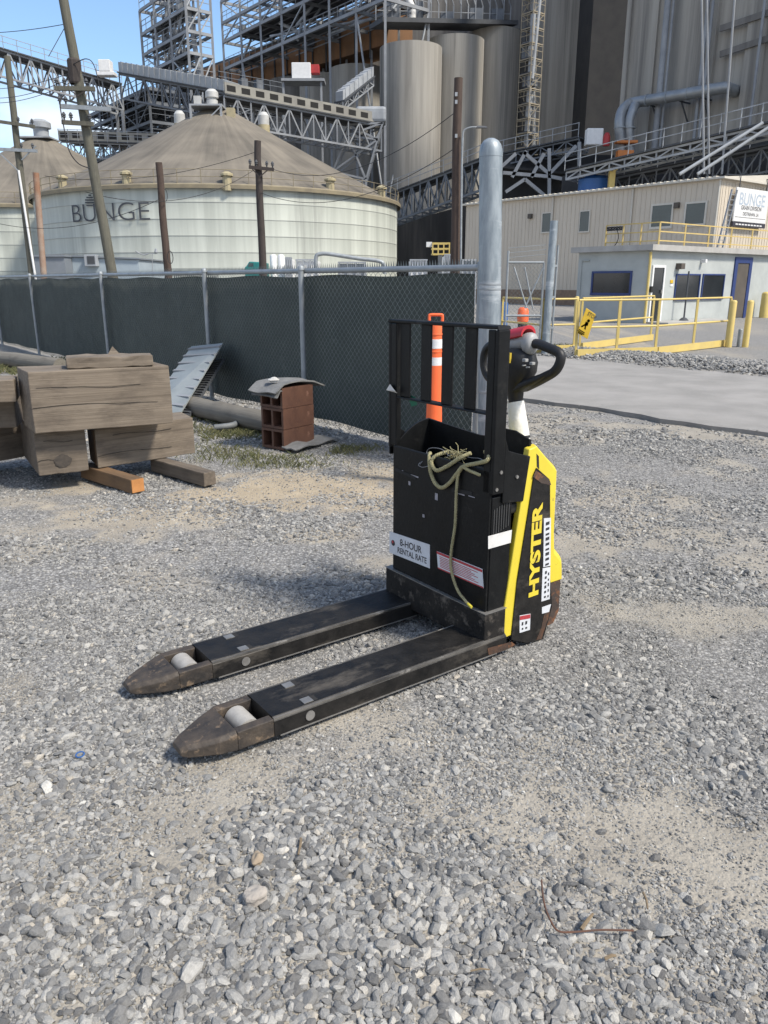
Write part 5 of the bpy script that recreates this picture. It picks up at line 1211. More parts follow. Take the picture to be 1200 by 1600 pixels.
def cyl_hit(u, v, cx, cy, RR):
    d = ray(u, v); a = d.x ** 2 + d.y ** 2; b_ = -2 * (d.x * cx + d.y * cy); c_ = cx * cx + cy * cy - RR * RR; t = (-b_ - math.sqrt(max(b_ * b_ - 4 * a * c_, 0))) / (2 * a); return EYE + d * t
def cone_hit(u, v, cx, cy, RR, zw, sl):
    d = ray(u, v); best = None
    for i in range(3000):
        t = 40 + i * .02; p = EYE + d * t; r_ = math.hypot(p.x - cx, p.y - cy)
        if r_ < RR and p.z < zw + (RR - r_) * sl: return p
    return None
ZW = 8.35
pa, pb = cyl_hit(113, 331, tx_, ty_, TR_ + .1), cyl_hit(234, 331, tx_, ty_, TR_ + .1); zt1, zb1 = cyl_hit(170, 317, tx_, ty_, TR_ + .1).z, cyl_hit(170, 345, tx_, ty_, TR_ + .1).z
a0_, a1_ = math.atan2(pa.y - ty_, pa.x - tx_), math.atan2(pb.y - ty_, pb.x - tx_)
t_ = text_mb('BUNGE', 1.0, bold=-.012); xs = [p[0] for p in t_.v]; ysx = [p[1] for p in t_.v]
def wrap(p, lift=.12):
    f = (p.x - min(xs)) / (max(xs) - min(xs)); a = a0_ + (a1_ - a0_) * f; z = zb1 + (zt1 - zb1) * (p.y - min(ysx)) / (max(ysx) - min(ysx)); return Vector((tx_ + (TR_ + lift) * math.cos(a), ty_ + (TR_ + lift) * math.sin(a), z))
ink_tank = mat('tank_letters', (.045, .05, .06), (.08, .085, .095), 1, rough=.8)
part('lettering', map_mb(t_, wrap), ink_tank, tk)
mb = MB()
for k, (v, w_) in enumerate(((321, 5), (316.5, 7), (312.5, 7), (308.5, 5), (305, 2))):
    p = cyl_hit(140, v, tx_, ty_, TR_ + .12); q0, q1 = cyl_hit(140 - w_, v, tx_, ty_, TR_ + .12), cyl_hit(140 + w_, v, tx_, ty_, TR_ + .12); mb.bar(q0, q1, .02, .10)
part('emblem', mb, ink_tank, tk)
# roof vents
def vent(u, v, parent):
    p = cone_hit(u, v, tx_, ty_, TR_ + .25, ZW, slope)
    if p is None: return
    k = .045; mb = MB(); mb.lathe([(k * 7.5, -.5), (k * 7.5, k * 11), (k * 6, k * 11.5)], p[:2], 10, p.z); mb.lathe([(k * 10.5, k * 11.6), (k * 10.5, k * 15), (k * 4, k * 18.5), (.001, k * 19)], p[:2], 10, p.z); part('roof_vent', mb, vent_cream, parent, smooth=30)
for u, v in ((98, 291), (198, 285), (355, 287), (516, 294), (596, 306)): vent(u, v, tk)
def cupola(u, v, r_, h_, parent, m, base=None):
    p = pY(u, v, ty_ - .5); mb = MB(); mb.lathe([(r_, 0), (r_, h_ * .4), (r_ * .8, h_ * .42), (r_ * .8, h_ * .5), (r_ * 1.05, h_ * .52), (r_ * 1.05, h_ * .85), (r_ * .7, h_), (.001, h_ * 1.02)], p[:2], 14, p.z); part('cupola', mb, m, parent, smooth=35)
zp = 16.35
mb = MB(); mb.box(tx_ - 1.9, tx_ + 1.0, ty_ - 3.0, ty_ - .7, zp, zp + .14)
for xx in (-1.9, .8): mb.box(tx_ + xx, tx_ + xx + .18, ty_ - 3.0, ty_ - 2.8, zp - 1.6, zp)
mb.bar((tx_ - .4, ty_ - 3.02, zp - 1.2), (tx_ + .9, ty_ - 3.02, zp - .1), .1); part('peak_platform', mb, steel_light, tk)
mb = MB(); mb.lathe([(.50, zp + .14), (.50, zp + .6), (.42, zp + .65), (.42, zp + .78), (.58, zp + .82), (.58, zp + 1.25), (.34, zp + 1.5), (.001, zp + 1.55)], (tx_ - .05, ty_ - 1.9), 16); mb.box(tx_ - 1.6, tx_ - 1.0, ty_ - 2.4, ty_ - 1.8, zp + .141, zp + .9); part('peak_fan', mb, fan_white, tk, smooth=35)
mb = MB(); mb.box(tx_ + 1.3, tx_ + 2.0, ty_ - 2.6, ty_ - 2.0, zp - 1.4, zp - .1); part('hatch_box', mb, vent_cream, tk)
for u, v in ((281, 190), (412, 192)):
    p = pY(u, v, ty_ + 1); rr = math.hypot(p.x - tx_, p.y - ty_); mb = MB(); z0_ = ZW + (TR_ - rr) * slope - 1; mb.lathe([(.55, z0_), (.55, p.z - .2), (.5, p.z - .2)], p[:2], 14); o = part('side_fan', mb, vent_cream, tk, smooth=35); mb = MB(); mb.lathe([(.52, p.z - .2), (.52, p.z + .6), (.3, p.z + .9), (.001, p.z + .95)], p[:2], 14); part('fan_cap', mb, fan_white, o, smooth=35)
T2D = 101.0; t2x, t2y = dirc(90, T2D)
t2, sl2 = tank(t2x, t2y, 16.6, 'farther pale round grain tank half hidden at the left edge')
mb = MB(); mb.lathe([(.8, 16.3), (.8, 17.6), (1.1, 17.65), (1.1, 18.2), (.6, 18.5), (.001, 18.55)], (t2x, t2y), 14); mb.box(t2x - 2, t2x + 1.6, t2y - 2, t2y + 1, 16.4, 16.55); part('peak_fan', mb, steel_light, t2, smooth=30)

# blue-grey shed before the tank
SY = 44; s0_, s1_ = pY(68, 428, SY), pY(218, 428, SY); zt = pY(120, 402, SY).z
sh = thing('shed', 'low blue grey metal shed in front of the large tank', 'shed', (s0_.x, SY, 0))
xm = pY(114, 420, SY).x; zt2 = pY(200, 406, SY).z
mb = MB(); mb.box(xm, s1_.x, SY, SY + 6, -.1, zt2); mb.prism([(xm, SY - .001, zt2), (s1_.x, SY - .001, zt2), (xm, SY - .001, zt)], (0, 6, 0)); part('wall', mb, shed_blue, sh)
mb = MB(); mb.box(s0_.x, xm - .01, SY - 1.0, SY + 6, -.1, zt); part('annex', mb, shed_dark, sh)
mb = MB(); mb.box(s0_.x - .1, xm + .05, SY - 1.1, SY + 6.1, zt, zt + .1); mb.prism([(xm + .06, SY - .12, zt + .02), (s1_.x + .1, SY - .12, zt2 + .02), (s1_.x + .1, SY - .12, zt2 + .1), (xm + .06, SY - .12, zt + .1)], (0, 6.2, 0)); part('roof', mb, shed_dark, sh)
p = pY(141, 407, SY - .4); mb = MB(); mb.box(p.x - .33, p.x + .33, SY - .42, SY - .002, p.z - .3, p.z + .3); o = part('air_conditioner', mb, steel_light, sh, bev=.03)
mb = MB(); mb.box(p.x - .15, p.x + .25, SY - .44, SY - .425, p.z - .18, p.z + .22); part('grille', mb, steel_dark, o)

# ------------------------------------------------------------------ concrete grain elevator
el = thing('grain_elevator', 'huge weathered concrete grain elevator of joined silos filling the background', 'grain elevator', (3, 112, 0))
def zat(u, v, Y): return pY(u, v, Y).z
def silo(u, Y, RR, z1, m=concrete):
    x = (u - 600) / F_PX * Y / 1.075; mb = MB(); mb.lathe([(RR, -.1), (RR, z1 * .33), (RR, z1 * .66), (RR, z1), (RR - .15, z1 + .01), (.01, z1 + .6)], (x, Y), 56); part('silo', mb, m, el, smooth=30)
    o = el.children[-1]
    return x
silo(640, 110, 3.95, zat(640, 62, 106)); silo(706, 114.6, 3.75, zat(706, 52, 111)); silo(762, 119.2, 3.75, zat(762, 38, 115)); 
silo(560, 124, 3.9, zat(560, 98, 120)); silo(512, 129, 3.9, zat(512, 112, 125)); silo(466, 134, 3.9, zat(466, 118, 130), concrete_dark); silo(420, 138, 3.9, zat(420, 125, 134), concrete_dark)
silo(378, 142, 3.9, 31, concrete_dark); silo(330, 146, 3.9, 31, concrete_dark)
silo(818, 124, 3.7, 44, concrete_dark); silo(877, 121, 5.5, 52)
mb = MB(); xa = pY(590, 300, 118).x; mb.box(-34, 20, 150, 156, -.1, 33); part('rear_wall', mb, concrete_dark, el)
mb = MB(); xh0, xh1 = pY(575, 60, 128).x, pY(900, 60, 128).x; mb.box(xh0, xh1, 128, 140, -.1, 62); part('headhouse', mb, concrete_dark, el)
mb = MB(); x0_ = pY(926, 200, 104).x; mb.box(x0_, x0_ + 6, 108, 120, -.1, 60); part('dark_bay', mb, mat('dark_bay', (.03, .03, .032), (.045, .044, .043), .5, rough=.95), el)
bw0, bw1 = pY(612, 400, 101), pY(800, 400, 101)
mb = MB(); mb.prism([(bw0.x, 101, -.1), (bw1.x, 101, -.1), (bw1.x, 101, zat(800, 300, 101)), (bw0.x, 101, zat(612, 352, 101))], (0, 4, 0)); part('added_dark_wall', mb, mat('added_dark_concrete', (.075, .068, .06), (.04, .037, .033), .5, stretch=(1, 1, .1), rough=.95, c3=(.13, .115, .098), t3=.56, s3=.3, st3=(1, 1, .06), w3=.15), el)  # near-black wall added in front of the silos for the darkness under the conveyors
# right block, nearer and running along the site axis
EC = pY(965, 250, 84); EC.z = 0
mb = MB(); mb.obox(EC, -DL * 60, DR * 14, UP * 52); part('wall', mb, concrete, el)
mb = MB()
for u, w_, d_ in ((972, .5, .3), (1008, .8, .25), (1097, .9, .4), (1160, 1.6, .5), (1215, 1.0, .4)):
    s, _ = on_wall(u, 150, EC, -DL, NL); mb.obox(EC - DL * s + NL * d_, -DL * w_, DR * (d_ - .005), UP * 50)
parts('pilaster', mb, concrete, el)
mb = MB()
for u, r_ in ((1040, .28), (1047, .12), (1100, .16), (1107, .13), (1185, .12)):
    s, _ = on_wall(u, 150, EC, -DL, NL); p = EC - DL * s + NL * (.75 + r_); mb.tube([p + UP * 6, p + UP * 48], r_, 10)
parts('wall_pipe', mb, steel_grey, el, smooth=True)
mb = MB()
for v0 in (20, 60): 
    a, b_ = pplane(1125, v0 + 25, EC + NL * .6, NL), pplane(1230, v0 - 10, EC + NL * .6, NL); mb.bar(a, b_, .15, .5)
parts('ledge', mb, concrete_dark, el)
# rust coloured gallery on the left silos
gal = thing('roof_gallery', 'rust brown sheeted gallery running along the silo tops', 'gallery', (0, 118, 30))
ga0 = pY(604, 70, 116.5); gdir = (pY(300, 155, 152) - ga0); gdir.z = 0; gL = gdir.length; gdir.normalize()
zg0 = zat(530, 108, 125) 
mb = MB(); mb.obox(Vector((ga0.x, ga0.y, zg0 + 1.0)), gdir * gL, Vector((-gdir.y, gdir.x, 0)) * -5, UP * 4.6); part('wall', mb, rust_wall, gal)
mb = MB(); mb.obox(Vector((ga0.x, ga0.y, zg0 + 5.61)) - gdir * .4, gdir * (gL + .8), Vector((-gdir.y, gdir.x, 0)) * -5.4, UP * .3); part('roof', mb, steel_dark, gal)
mb = MB()
gnv = Vector((gdir.y, -gdir.x, 0)); gnv = gnv if gnv.y < 0 else -gnv
for k in range(16): p = Vector((ga0.x, ga0.y, zg0 - .2)) + gdir * (gL * k / 16) + gnv * .12; mb.bar(p, p + UP * 5.6, .2)
parts('column', mb, steel_dark, gal)
tk_top = zat(700, 45, 112)
mb = MB(); 
gal2 = thing('silo_top_walkway', 'dark steel walkway and machinery on the front silo tops', 'walkway', (8, 112, tk_top))
p0_, p1_ = Vector((-1, 108, tk_top - .5)), Vector((17, 118, tk_top + 2.0))
mb.bar(p0_, p1_, 3.5, .5); part('deck', mb, steel_dark, gal2)
mb = MB()
for k in range(19):
    p = p0_.lerp(p1_, k / 18); mb.bar(p + UP * .3, p + UP * (2.2 + 2.5 * (k % 2)), .15); 
    if k < 18: mb.bar(p + UP * 4.7, p0_.lerp(p1_, (k + 1) / 18) + UP * 2.2, .12)
mb.bar(p0_ + UP * 1.4, p1_ + UP * 1.4, .08); mb.bar(p0_ + UP * 4.7, p1_ + UP * 4.7, .35)
part('frame', mb, steel_grey, gal2)
mb = MB()
for k in (2, 5, 9, 13, 16): p = p0_.lerp(p1_, k / 18); mb.obox(p + Vector((-.7, 0, .3)), (1.6, 0, 0), (0, 1.6, 0), (0, 0, 1.2 + (k % 3) * .5))
parts('machine_housing', mb, steel_blue, gal2)
mb = MB(); p = p0_.lerp(p1_, .25); mb.tube([p + UP * .3, p + UP * 1.8, p + Vector((-.6, 0, 2.8)), p + Vector((-1.8, 0, 3.8))], .5, 12); part('elbow_duct', mb, white_paint, gal2, smooth=60)

# ------------------------------------------------------------------ steel towers and conveyors
def steel_tower(name, corner, lenL, lenR, z0, levels, label, nL=2, nR=1, w=.32, m=steel_grey, decks=True, rails=True, bracing=1, seed=0, clutter=0, top=None):
    t = thing(name, label, 'steel tower', (corner.x, corner.y, 0)); g = random.Random(seed); cols = []; z1 = (top or levels[-1])
    cm, bm_, dm, rm, xm_ = MB(), MB(), MB(), MB(), MB()
    P = lambda i, j: Vector((corner.x, corner.y, 0)) + DL * (lenL * i / nL) + DR * (lenR * j / nR)
    for i in range(nL + 1):
        for j in range(nR + 1): cm.bar(P(i, j) + UP * z0, P(i, j) + UP * z1, w)
    for li, z in enumerate(levels):
        for j in range(nR + 1): cm.bar(P(0, j) + UP * z, P(nL, j) + UP * z, w * .8, w * 1.3)
        for i in range(nL + 1): cm.bar(P(i, 0) + UP * z, P(i, nR) + UP * z, w * .8, w * 1.3)
        if decks:
            i0, i1 = sorted((g.uniform(0, .35), g.uniform(.5, 1.0))); W_ = P(0, nR) - P(0, 0); A_ = P(nL, 0) - P(0, 0)
            dm.obox(P(0, 0) + A_ * i0 + UP * (z + w * .66), A_ * (i1 - i0), W_ * g.uniform(.35, 1), UP * .12)
            for k in range(int(W_.length / 1.2)): cm.bar(P(0, 0) + W_ * ((k + .5) / int(W_.length / 1.2)) + UP * (z + .1), P(nL, 0) + W_ * ((k + .5) / int(W_.length / 1.2)) + UP * (z + .1), w * .4)
        if rails:
            for a, b_ in ((P(0, 0), P(nL, 0)), (P(0, 0), P(0, nR))):
                for hh_ in (.55, 1.1): rm.bar(a + UP * (z + .35 + hh_), b_ + UP * (z + .35 + hh_), .06)
                nn_ = max(2, int((b_ - a).length / 1.6))
                for k in range(nn_ + 1): p = a.lerp(b_, k / nn_); rm.bar(p + UP * (z + .3), p + UP * (z + 1.45), .06)
    zs = [z0] + list(levels)
    for a, b_ in zip(zs[:-1], zs[1:]):
        if bracing and b_ - a > 1:
            for i in range(nL):
                if g.random() < .5:
                    p, q_ = P(i, 0), P(i + 1, 0); xm_.bar(p + UP * a, q_ + UP * b_, w * .55) if g.random() < .5 else xm_.bar(q_ + UP * a, p + UP * b_, w * .55)
            for j in range(nR):
                p, q_ = P(0, j), P(0, j + 1)
                if g.random() < .6: xm_.bar(p + UP * a, q_ + UP * b_, w * .55)
                if g.random() < .4: xm_.bar(P(nL, j) + UP * b_, P(nL, j + 1) + UP * a, w * .5)
            for i in range(nL):
                if g.random() < .3: xm_.bar(P(i, nR) + UP * a, P(i + 1, nR) + UP * b_, w * .5)
    part('frame', cm, m, t); part('brace', xm_, steel_light if m is steel_grey else m, t)
    if decks: part('deck', dm, steel_dark, t)
    if rails: part('handrail', rm, m, t)
    if clutter:
        km = MB(); kt = MB()
        for k in range(clutter):
            z = g.choice(levels); p = P(g.uniform(.05, .9) * nL, g.uniform(.1, .8) * nR) + UP * (z + .4); s = g.uniform(.6, 1.6)
            km.obox(p, DL * s, DR * g.uniform(.6, 1.5), UP * g.uniform(.7, 1.9))
            a = P(g.uniform(0, 1) * nL, g.uniform(0, 1) * nR) + UP * (z + g.uniform(.5, 2)); b_ = P(g.uniform(0, 1) * nL, g.uniform(0, 1) * nR) + UP * (g.choice(levels) - .3); kt.tube([a, a.lerp(b_, .5), b_], g.uniform(.08, .3), 8)
        parts('machine_housing', km, steel_blue, t); parts('spout', kt, steel_light, t, smooth=True)
    return t
def col_s(corner, D, u):     # distance along D from corner that shows at image column u (around the top of the frame)
    k = (u - 600) / F_PX / 1.10; return (k * corner.y - corner.x) / (D.x - k * D.y)
def levs(u, Y, vs): return sorted(zat(u, v, Y) for v in vs)
c1_ = pY(296, 100, 100); steel_tower('steel_tower', c1_, col_s(c1_, DL, 233), col_s(c1_, DR, 340), 8, levs(296, 100, (128, 82, 48, 12, -30)), 'open grey steel tower rising over the large tank roof against the sky', 3, 2, .25, seed=1, clutter=9, rails=True)
c2_ = pY(602, 60, 106); z2 = levs(437, 128, (80, 34, 2, -35)); Ls = col_s(c2_, DL, 356)
steel_tower('steel_tower', c2_, Ls, 7, 10, z2, 'long grey steel frame beside the silo tops right of the open tower', 7, 1, .30, seed=2, clutter=16)
c3_ = pY(236, 190, 98); steel_tower('steel_tower', c3_, col_s(c3_, DL, 142), 9, 6, levs(236, 98, (222, 190, 160, 138)), 'dark low steel frame between the two tanks behind the leaning pole', 5, 2, .24, m=steel_blue, seed=3, clutter=12)
c5_ = pY(345, 190, 104); steel_tower('steel_tower', c5_, col_s(c5_, DL, 250), 9, 6, levs(300, 110, (205, 178, 150)), 'dark steel frame behind the peak of the large tank', 6, 2, .24, m=steel_blue, seed=5, clutter=14)
c4_ = pY(828, 140, 106); steel_tower('scaffold_tower', c4_, 1.9, 2.0, 0, list(np.linspace(6, 46, 25)), 'narrow scaffold stair tower with pale braces between the silos', 1, 1, .09, m=mat('scaffold_tan', (.36, .30, .20), (.25, .22, .17), .5), seed=6, clutter=10)
def conveyor(name, pa, pb, width, depth, label, panels=12, m=steel_grey, hood=None, rail=True, legs=(), windows=False):
    pa, pb = Vector(pa), Vector(pb); d = pb - pa; t = thing(name, label, 'conveyor', (pa.x, pa.y, 0)); dn = d.normalized(); sd_ = dn.cross(UP).normalized()
    if sd_.y > 0: sd_ = -sd_
    fm_, dm, rm = MB(), MB(), MB(); ch = max(.14, depth * .075)
    for o_ in (0, width):
        off = -sd_ * o_
        fm_.bar(pa + off, pb + off, ch); fm_.bar(pa + off - UP * depth, pb + off - UP * depth, ch)
        for k in range(panels + 1):
            p = pa + d * (k / panels) + off; fm_.bar(p, p - UP * depth, ch * .7)
            if k < panels: q_ = pa + d * ((k + 1) / panels) + off; fm_.bar(p if k % 2 else p - UP * depth, q_ - UP * depth if k % 2 else q_, ch * .7)
    for k in range(panels + 1): p = pa + d * (k / panels); fm_.bar(p - UP * depth, p - UP * depth - sd_ * width, ch * .7)
    dm.obox(pa + UP * .1 + sd_ * .3, d, -sd_ * (width + .6), UP * .12)
    part('truss', fm_, m, t); part('deck', dm, steel_dark, t)
    if hood:
        hm = MB(); hm.obox(pa + UP * .24, d, -sd_ * width, UP * 1.0); n_ = int(d.length / .8); o = part('belt_cover', hm, hood, t)
        rb = MB()
        for k in range(n_): p = pa + d * ((k + .5) / n_); rb.obox(p + UP * .24 + sd_ * .06, dn * .25, -sd_ * (width + .12), UP * 1.06)
        part('cover_rib', rb, steel_light, o)
    if rail:
        n_ = int(d.length / 1.3)
        for hh_ in (.6, 1.15): rm.bar(pa + UP * (.2 + hh_) + sd_ * .28, pb + UP * (.2 + hh_) + sd_ * .28, .055)
        for k in range(n_ + 1): p = pa + d * (k / n_) + sd_ * .28; rm.bar(p + UP * .1, p + UP * 1.4, .055)
        part('handrail', rm, steel_light, t)
    if windows:
        wm_ = MB(); n_ = int(d.length / 1.5); wl = MB(); wl.obox(pa + UP * .23 + sd_ * .29, d, -sd_ * .1, UP * 1.0); part('side_sheet', wl, mat('pale_sheet', (.30, .29, .25), (.22, .21, .19), .6, rough=.8), t)
        for k in range(n_): p = pa + d * ((k + .15) / n_) + sd_ * .30; wm_.obox(p + UP * .45, dn * (d.length / n_ * .6), -sd_ * .008, UP * .55)
        parts('opening', wm_, dark_inside, t)
    for f_, w_ in legs:
        lm = MB(); p = pa + d * f_ - UP * depth
        for o_ in (0, width): lm.bar(p - sd_ * o_, Vector((p.x, p.y, 0)) - sd_ * o_, w_)
        parts('support_leg', lm, m, t)
    return t
conveyor('conveyor_bridge', pY(-40, 66, 92), pY(190, 134, 100), 2.6, 2.6, 'pale trussed conveyor bridge descending from the upper left edge', 14, steel_grey, hood=None, rail=True, legs=((.99, .3),))
conveyor('conveyor_bridge', pY(186, 116, 96), pY(352, 146, 88), 2.4, 2.4, 'conveyor bridge with ribbed pale cover leading to the tank peak', 12, steel_blue, hood=duct_metal, rail=False)
conveyor('conveyor_bridge', pY(350, 150, 86), pY(596, 197, 96), 2.6, 2.6, 'conveyor bridge with dark openings running from the tank peak to the silos', 13, steel_grey, rail=False, windows=True)
conveyor('conveyor_bridge', pY(95, 222, 100), pY(250, 228, 96), 2.4, 1.6, 'low pale conveyor walkway between the two tank roofs', 10, steel_grey, rail=True, windows=True)
# inverted support under the end of the bridge
hs = thing('support_frame', 'steel support frame hanging under the bridge end beside the silo', 'steel frame', pY(570, 270, 95)); mb = MB(); B = 95
pts = {'a': (543, 195), 'b': (598, 192), 'c': (543, 212), 'd': (590, 218), 'e': (520, 268), 'f': (572, 280), 'g': (545, 290)}
Q = {k: pY(u, v, B) for k, (u, v) in pts.items()}
for o_ in (Vector((0, 0, 0)), Vector((0, 3, 0))):
    for a, b_ in ('ab', 'ac', 'bd', 'cd', 'ce', 'df', 'cf', 'de', 'ad', 'bc', 'eg', 'fg', 'ef'): mb.bar(Q[a] + o_, Q[b_] + o_, .2)
for k in 'abcdef': mb.bar(Q[k], Q[k] + Vector((0, 3, 0)), .16)
part('frame', mb, steel_grey, hs)
mb = MB(); mb.bar(Q['e'], Vector((Q['e'].x, Q['e'].y, 0)), .24); mb.bar(Q['f'], Vector((Q['f'].x, Q['f'].y, 0)), .24); parts('leg', mb, steel_grey, hs)
mb = MB(); mb.obox(pY(556, 190, B), (3.4, 0, 0), (0, 3, 0), (0, 0, 1.6)); part('drive_housing', mb, steel_light, hs, bev=.3)
# steep feeder chute to the silo
conveyor('feeder_chute', pY(536, 160, 100), pY(584, 122, 104), 1.2, .8, 'steep covered feeder chute rising to the silo wall', 6, steel_grey, hood=steel_light, rail=False)
# white machine house on a stand
mh = thing('machine_house', 'small white machine house on a steel stand before the rusty gallery', 'machine house', pY(466, 120, 100)); p = pY(456, 123, 100)
mb = MB(); mb.obox(p, (2.2, 0, 0), (0, 1.8, 0), (0, 0, 1.7)); part('body', mb, white_paint, mh, bev=.06)
mb = MB(); mb.obox(p + Vector((-1.2, -.4, -.3)), (5, 0, 0), (0, 2.6, 0), (0, 0, .28))
for x in (-1, 3.4): mb.bar(p + Vector((x, 0, -.3)), p + Vector((x, 0, -9)), .22)
part('stand', mb, steel_grey, mh)
p = pY(484, 114, 100.5); mb = MB(); mb.obox(p, (1.1, 0, 0), (0, 1, 0), (0, 0, .9)); tag(part('red_cabinet', mb, red_paint, None, bev=.05), 'red cabinet beside the white machine house', 'cabinet')
p = pY(162, 105, 97); mb = MB(); mb.obox(p + Vector((-.6, 0, -.4)), (1.3, 0, 0), (0, 1.2, 0), (0, 0, 1.2)); mb.obox(p + Vector((-.9, 0, -.8)), (2.0, 0, 0), (0, 1.2, 0), (0, 0, .39)); tag(part('white_cabinet', mb, white_paint, None, bev=.06), 'white cabinet on top of the upper left conveyor end', 'cabinet')

# right-hand conveyors in front of the silos
conveyor('conveyor_bridge', pY(606, 306, 92), pY(752, 250, 86), 2.4, 2.9, 'dark trussed conveyor rising from the tank towards the tall bollard', 11, steel_blue)
conveyor('conveyor_bridge', pY(752, 250, 86), pY(905, 217, 80), 2.4, .9, 'level conveyor platform right of the tall bollard', 8, steel_blue)
fr = thing('platform_frame', 'braced steel frame carrying the conveyor platform over the beige roof', 'steel frame', pY(858, 280, 79)); mb = MB()
Yf = 79.0
for a, b_ in (((858, 232), (858, 420)), ((786, 270), (860, 276)), ((860, 276), (905, 285)), ((858, 272), (900, 228)), ((858, 272), (818, 238)), ((790, 300), (820, 280)), ((820, 280), (850, 305)), ((782, 262), (806, 240)), ((782, 300), (782, 420)), ((905, 222), (905, 420)), ((800, 277), (822, 236)), ((830, 277), (850, 240))): mb.bar(pY(*a, Yf), pY(*b_, Yf), .3)
part('frame', mb, steel_grey, fr)
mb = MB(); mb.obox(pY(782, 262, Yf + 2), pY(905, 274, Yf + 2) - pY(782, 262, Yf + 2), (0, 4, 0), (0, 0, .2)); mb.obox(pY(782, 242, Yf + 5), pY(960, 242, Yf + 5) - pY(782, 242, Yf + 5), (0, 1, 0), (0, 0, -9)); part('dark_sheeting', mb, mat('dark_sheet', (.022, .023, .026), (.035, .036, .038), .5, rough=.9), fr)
conveyor('conveyor_bridge', pY(885, 270, 66), pY(1260, 182, 54), 1.8, .5, 'long inclined conveyor with handrail rising to the right edge', 14, steel_light)
conveyor('conveyor_bridge', pY(905, 290, 68), pY(1270, 216, 57), 1.8, 1.6, 'dark trussed lower conveyor under the long inclined one', 16, steel_blue)
mb = MB(); mb.obox(pY(880, 275, 71), pY(1300, 187, 60) - pY(880, 275, 71), (0, .4, 0), (0, 0, -5)); tag(part('added_dark_sheet', mb, MATS['dark_sheet'], None), 'dark sheet added to fill the dark zone below the two inclined conveyors', 'sheeting')  # added sheet, coloured near-black to make the zone beneath the conveyors dark
# silver dust ducts
dk = thing('dust_duct', 'silver dust duct rising from the conveyor and elbowing along the concrete wall', 'duct'); Yd = 74
def dp(u, v, Y=Yd): return pY(u, v, Y)
s0p = pplane(1125, 138, EC + NL * 1.8, NL); s1p = pplane(993, 160, EC + NL * 1.8, NL)
mb = MB(); rD = 7.4 * px_at(76)
mb.tube(catmull([dp(972, 262, s1p.y - 1), dp(970, 225, s1p.y - 1), dp(968, 192, s1p.y - 1), dp(972, 174, s1p.y - .5), dp(982, 164, s1p.y), s1p, s1p.lerp(s0p, .5), s0p, s0p + DR * .6 - DL * .4, s0p + DR * 1.9 - DL * .5 - UP * .1], 6), rD, 16); part('main_pipe', mb, duct_metal, dk, smooth=60)
mb = MB(); mb.tube(catmull([dp(986, 262, s1p.y - 1.2), dp(984, 225, s1p.y - 1.2), dp(983, 192, s1p.y - 1.2), dp(988, 175, s1p.y - 1), dp(992, 165, s1p.y - .6)], 6), rD * .9, 16); part('branch_pipe', mb, duct_metal, dk, smooth=60)
mb = MB()
for v in (200, 222): mb.lathe([(rD * 1.02, -.06), (rD * 1.25, -.05), (rD * 1.25, .05), (rD * 1.02, .06)], dp(969.5, v, s1p.y - 1)[:2], 16, dp(969, v, s1p.y - 1).z); mb.lathe([(rD * .95, -.06), (rD * 1.15, -.05), (rD * 1.15, .05), (rD * .95, .06)], dp(984, v, s1p.y - 1.2)[:2], 16, dp(983, v, s1p.y - 1.2).z)
for f_ in (.15, .4, .65, .88): p = s1p.lerp(s0p, f_); dd = (s0p - s1p).normalized(); mb.tube([p - dd * .05, p + dd * .05], rD * 1.1, 16)
parts('flange', mb, galv_dull, dk, smooth=40)
mb = MB()
for f_ in (.2, .55, .8): p = s1p.lerp(s0p, f_) - UP * rD; mb.bar(p, p + DR * 1.7, .12); mb.bar(p + NL * -.3, p + DR * 1.7 - UP * 1.6, .1)
part('bracket', mb, steel_dark, dk)
p = dp(975, 247, s1p.y - 2.2); mb = MB(); mb.obox(p + Vector((-.6, 0, -.2)), (1.5, 0, 0), (0, .8, 0), (0, 0, .9)); mb.obox(p + Vector((-.8, 0, 1.3)), (2.0, 0, 0), (0, .8, 0), (0, 0, .25)); tag(part('orange_valve', mb, orange_paint, None, bev=.05), 'orange valve box at the foot of the silver ducts', 'valve')
p = pY(930, 226, 78); mb = MB(); mb.obox(p + Vector((-.8, 0, 0)), (1.5, 0, 0), (0, 1, 0), (0, 0, 1.4)); tag(part('white_cabinet', mb, white_paint, None, bev=.08), 'white wrapped machine on the conveyor platform left of the ducts', 'cabinet')
p = pY(947, 228, 78); mb = MB(); mb.lathe([(.32, 0), (.32, .8), (.18, 1.1), (.001, 1.15)], p[:2], 12, p.z); tag(part('red_cylinder', mb, red_paint, None, smooth=50), 'small red cylinder right of the white wrapped machine', 'cylinder')
# inclined pipes and cables at the far right
for k, (ua, va, ub, vb, lab) in enumerate(((1192, 192, 1062, 272, 'upper of two long pale inclined pipes at the right'), (1215, 190, 1090, 272, 'lower of two long pale inclined pipes at the right'))):
    mb = MB(); mb.tube([pY(ua, va, 55), pY(ub, vb, 55)], .11, 10); tag(part('inclined_pipe', mb, steel_light, None, smooth=True), lab, 'pipe')
for k, (ua, va, ub, vb, lab) in enumerate(((1096, -30, 1100, 272, 'left of the two close vertical conduits before the concrete wall'), (1104, -30, 1108, 272, 'right of the two close vertical conduits before the concrete wall'), (1150, -30, 1128, 272, 'slanting conduit hanging right of the two vertical conduits'))):
    mb = MB(); mb.tube([pY(ua, va, 57), pY(ub, vb, 57)], .075, 8); tag(part('conduit', mb, steel_grey, None, smooth=True), lab, 'conduit')

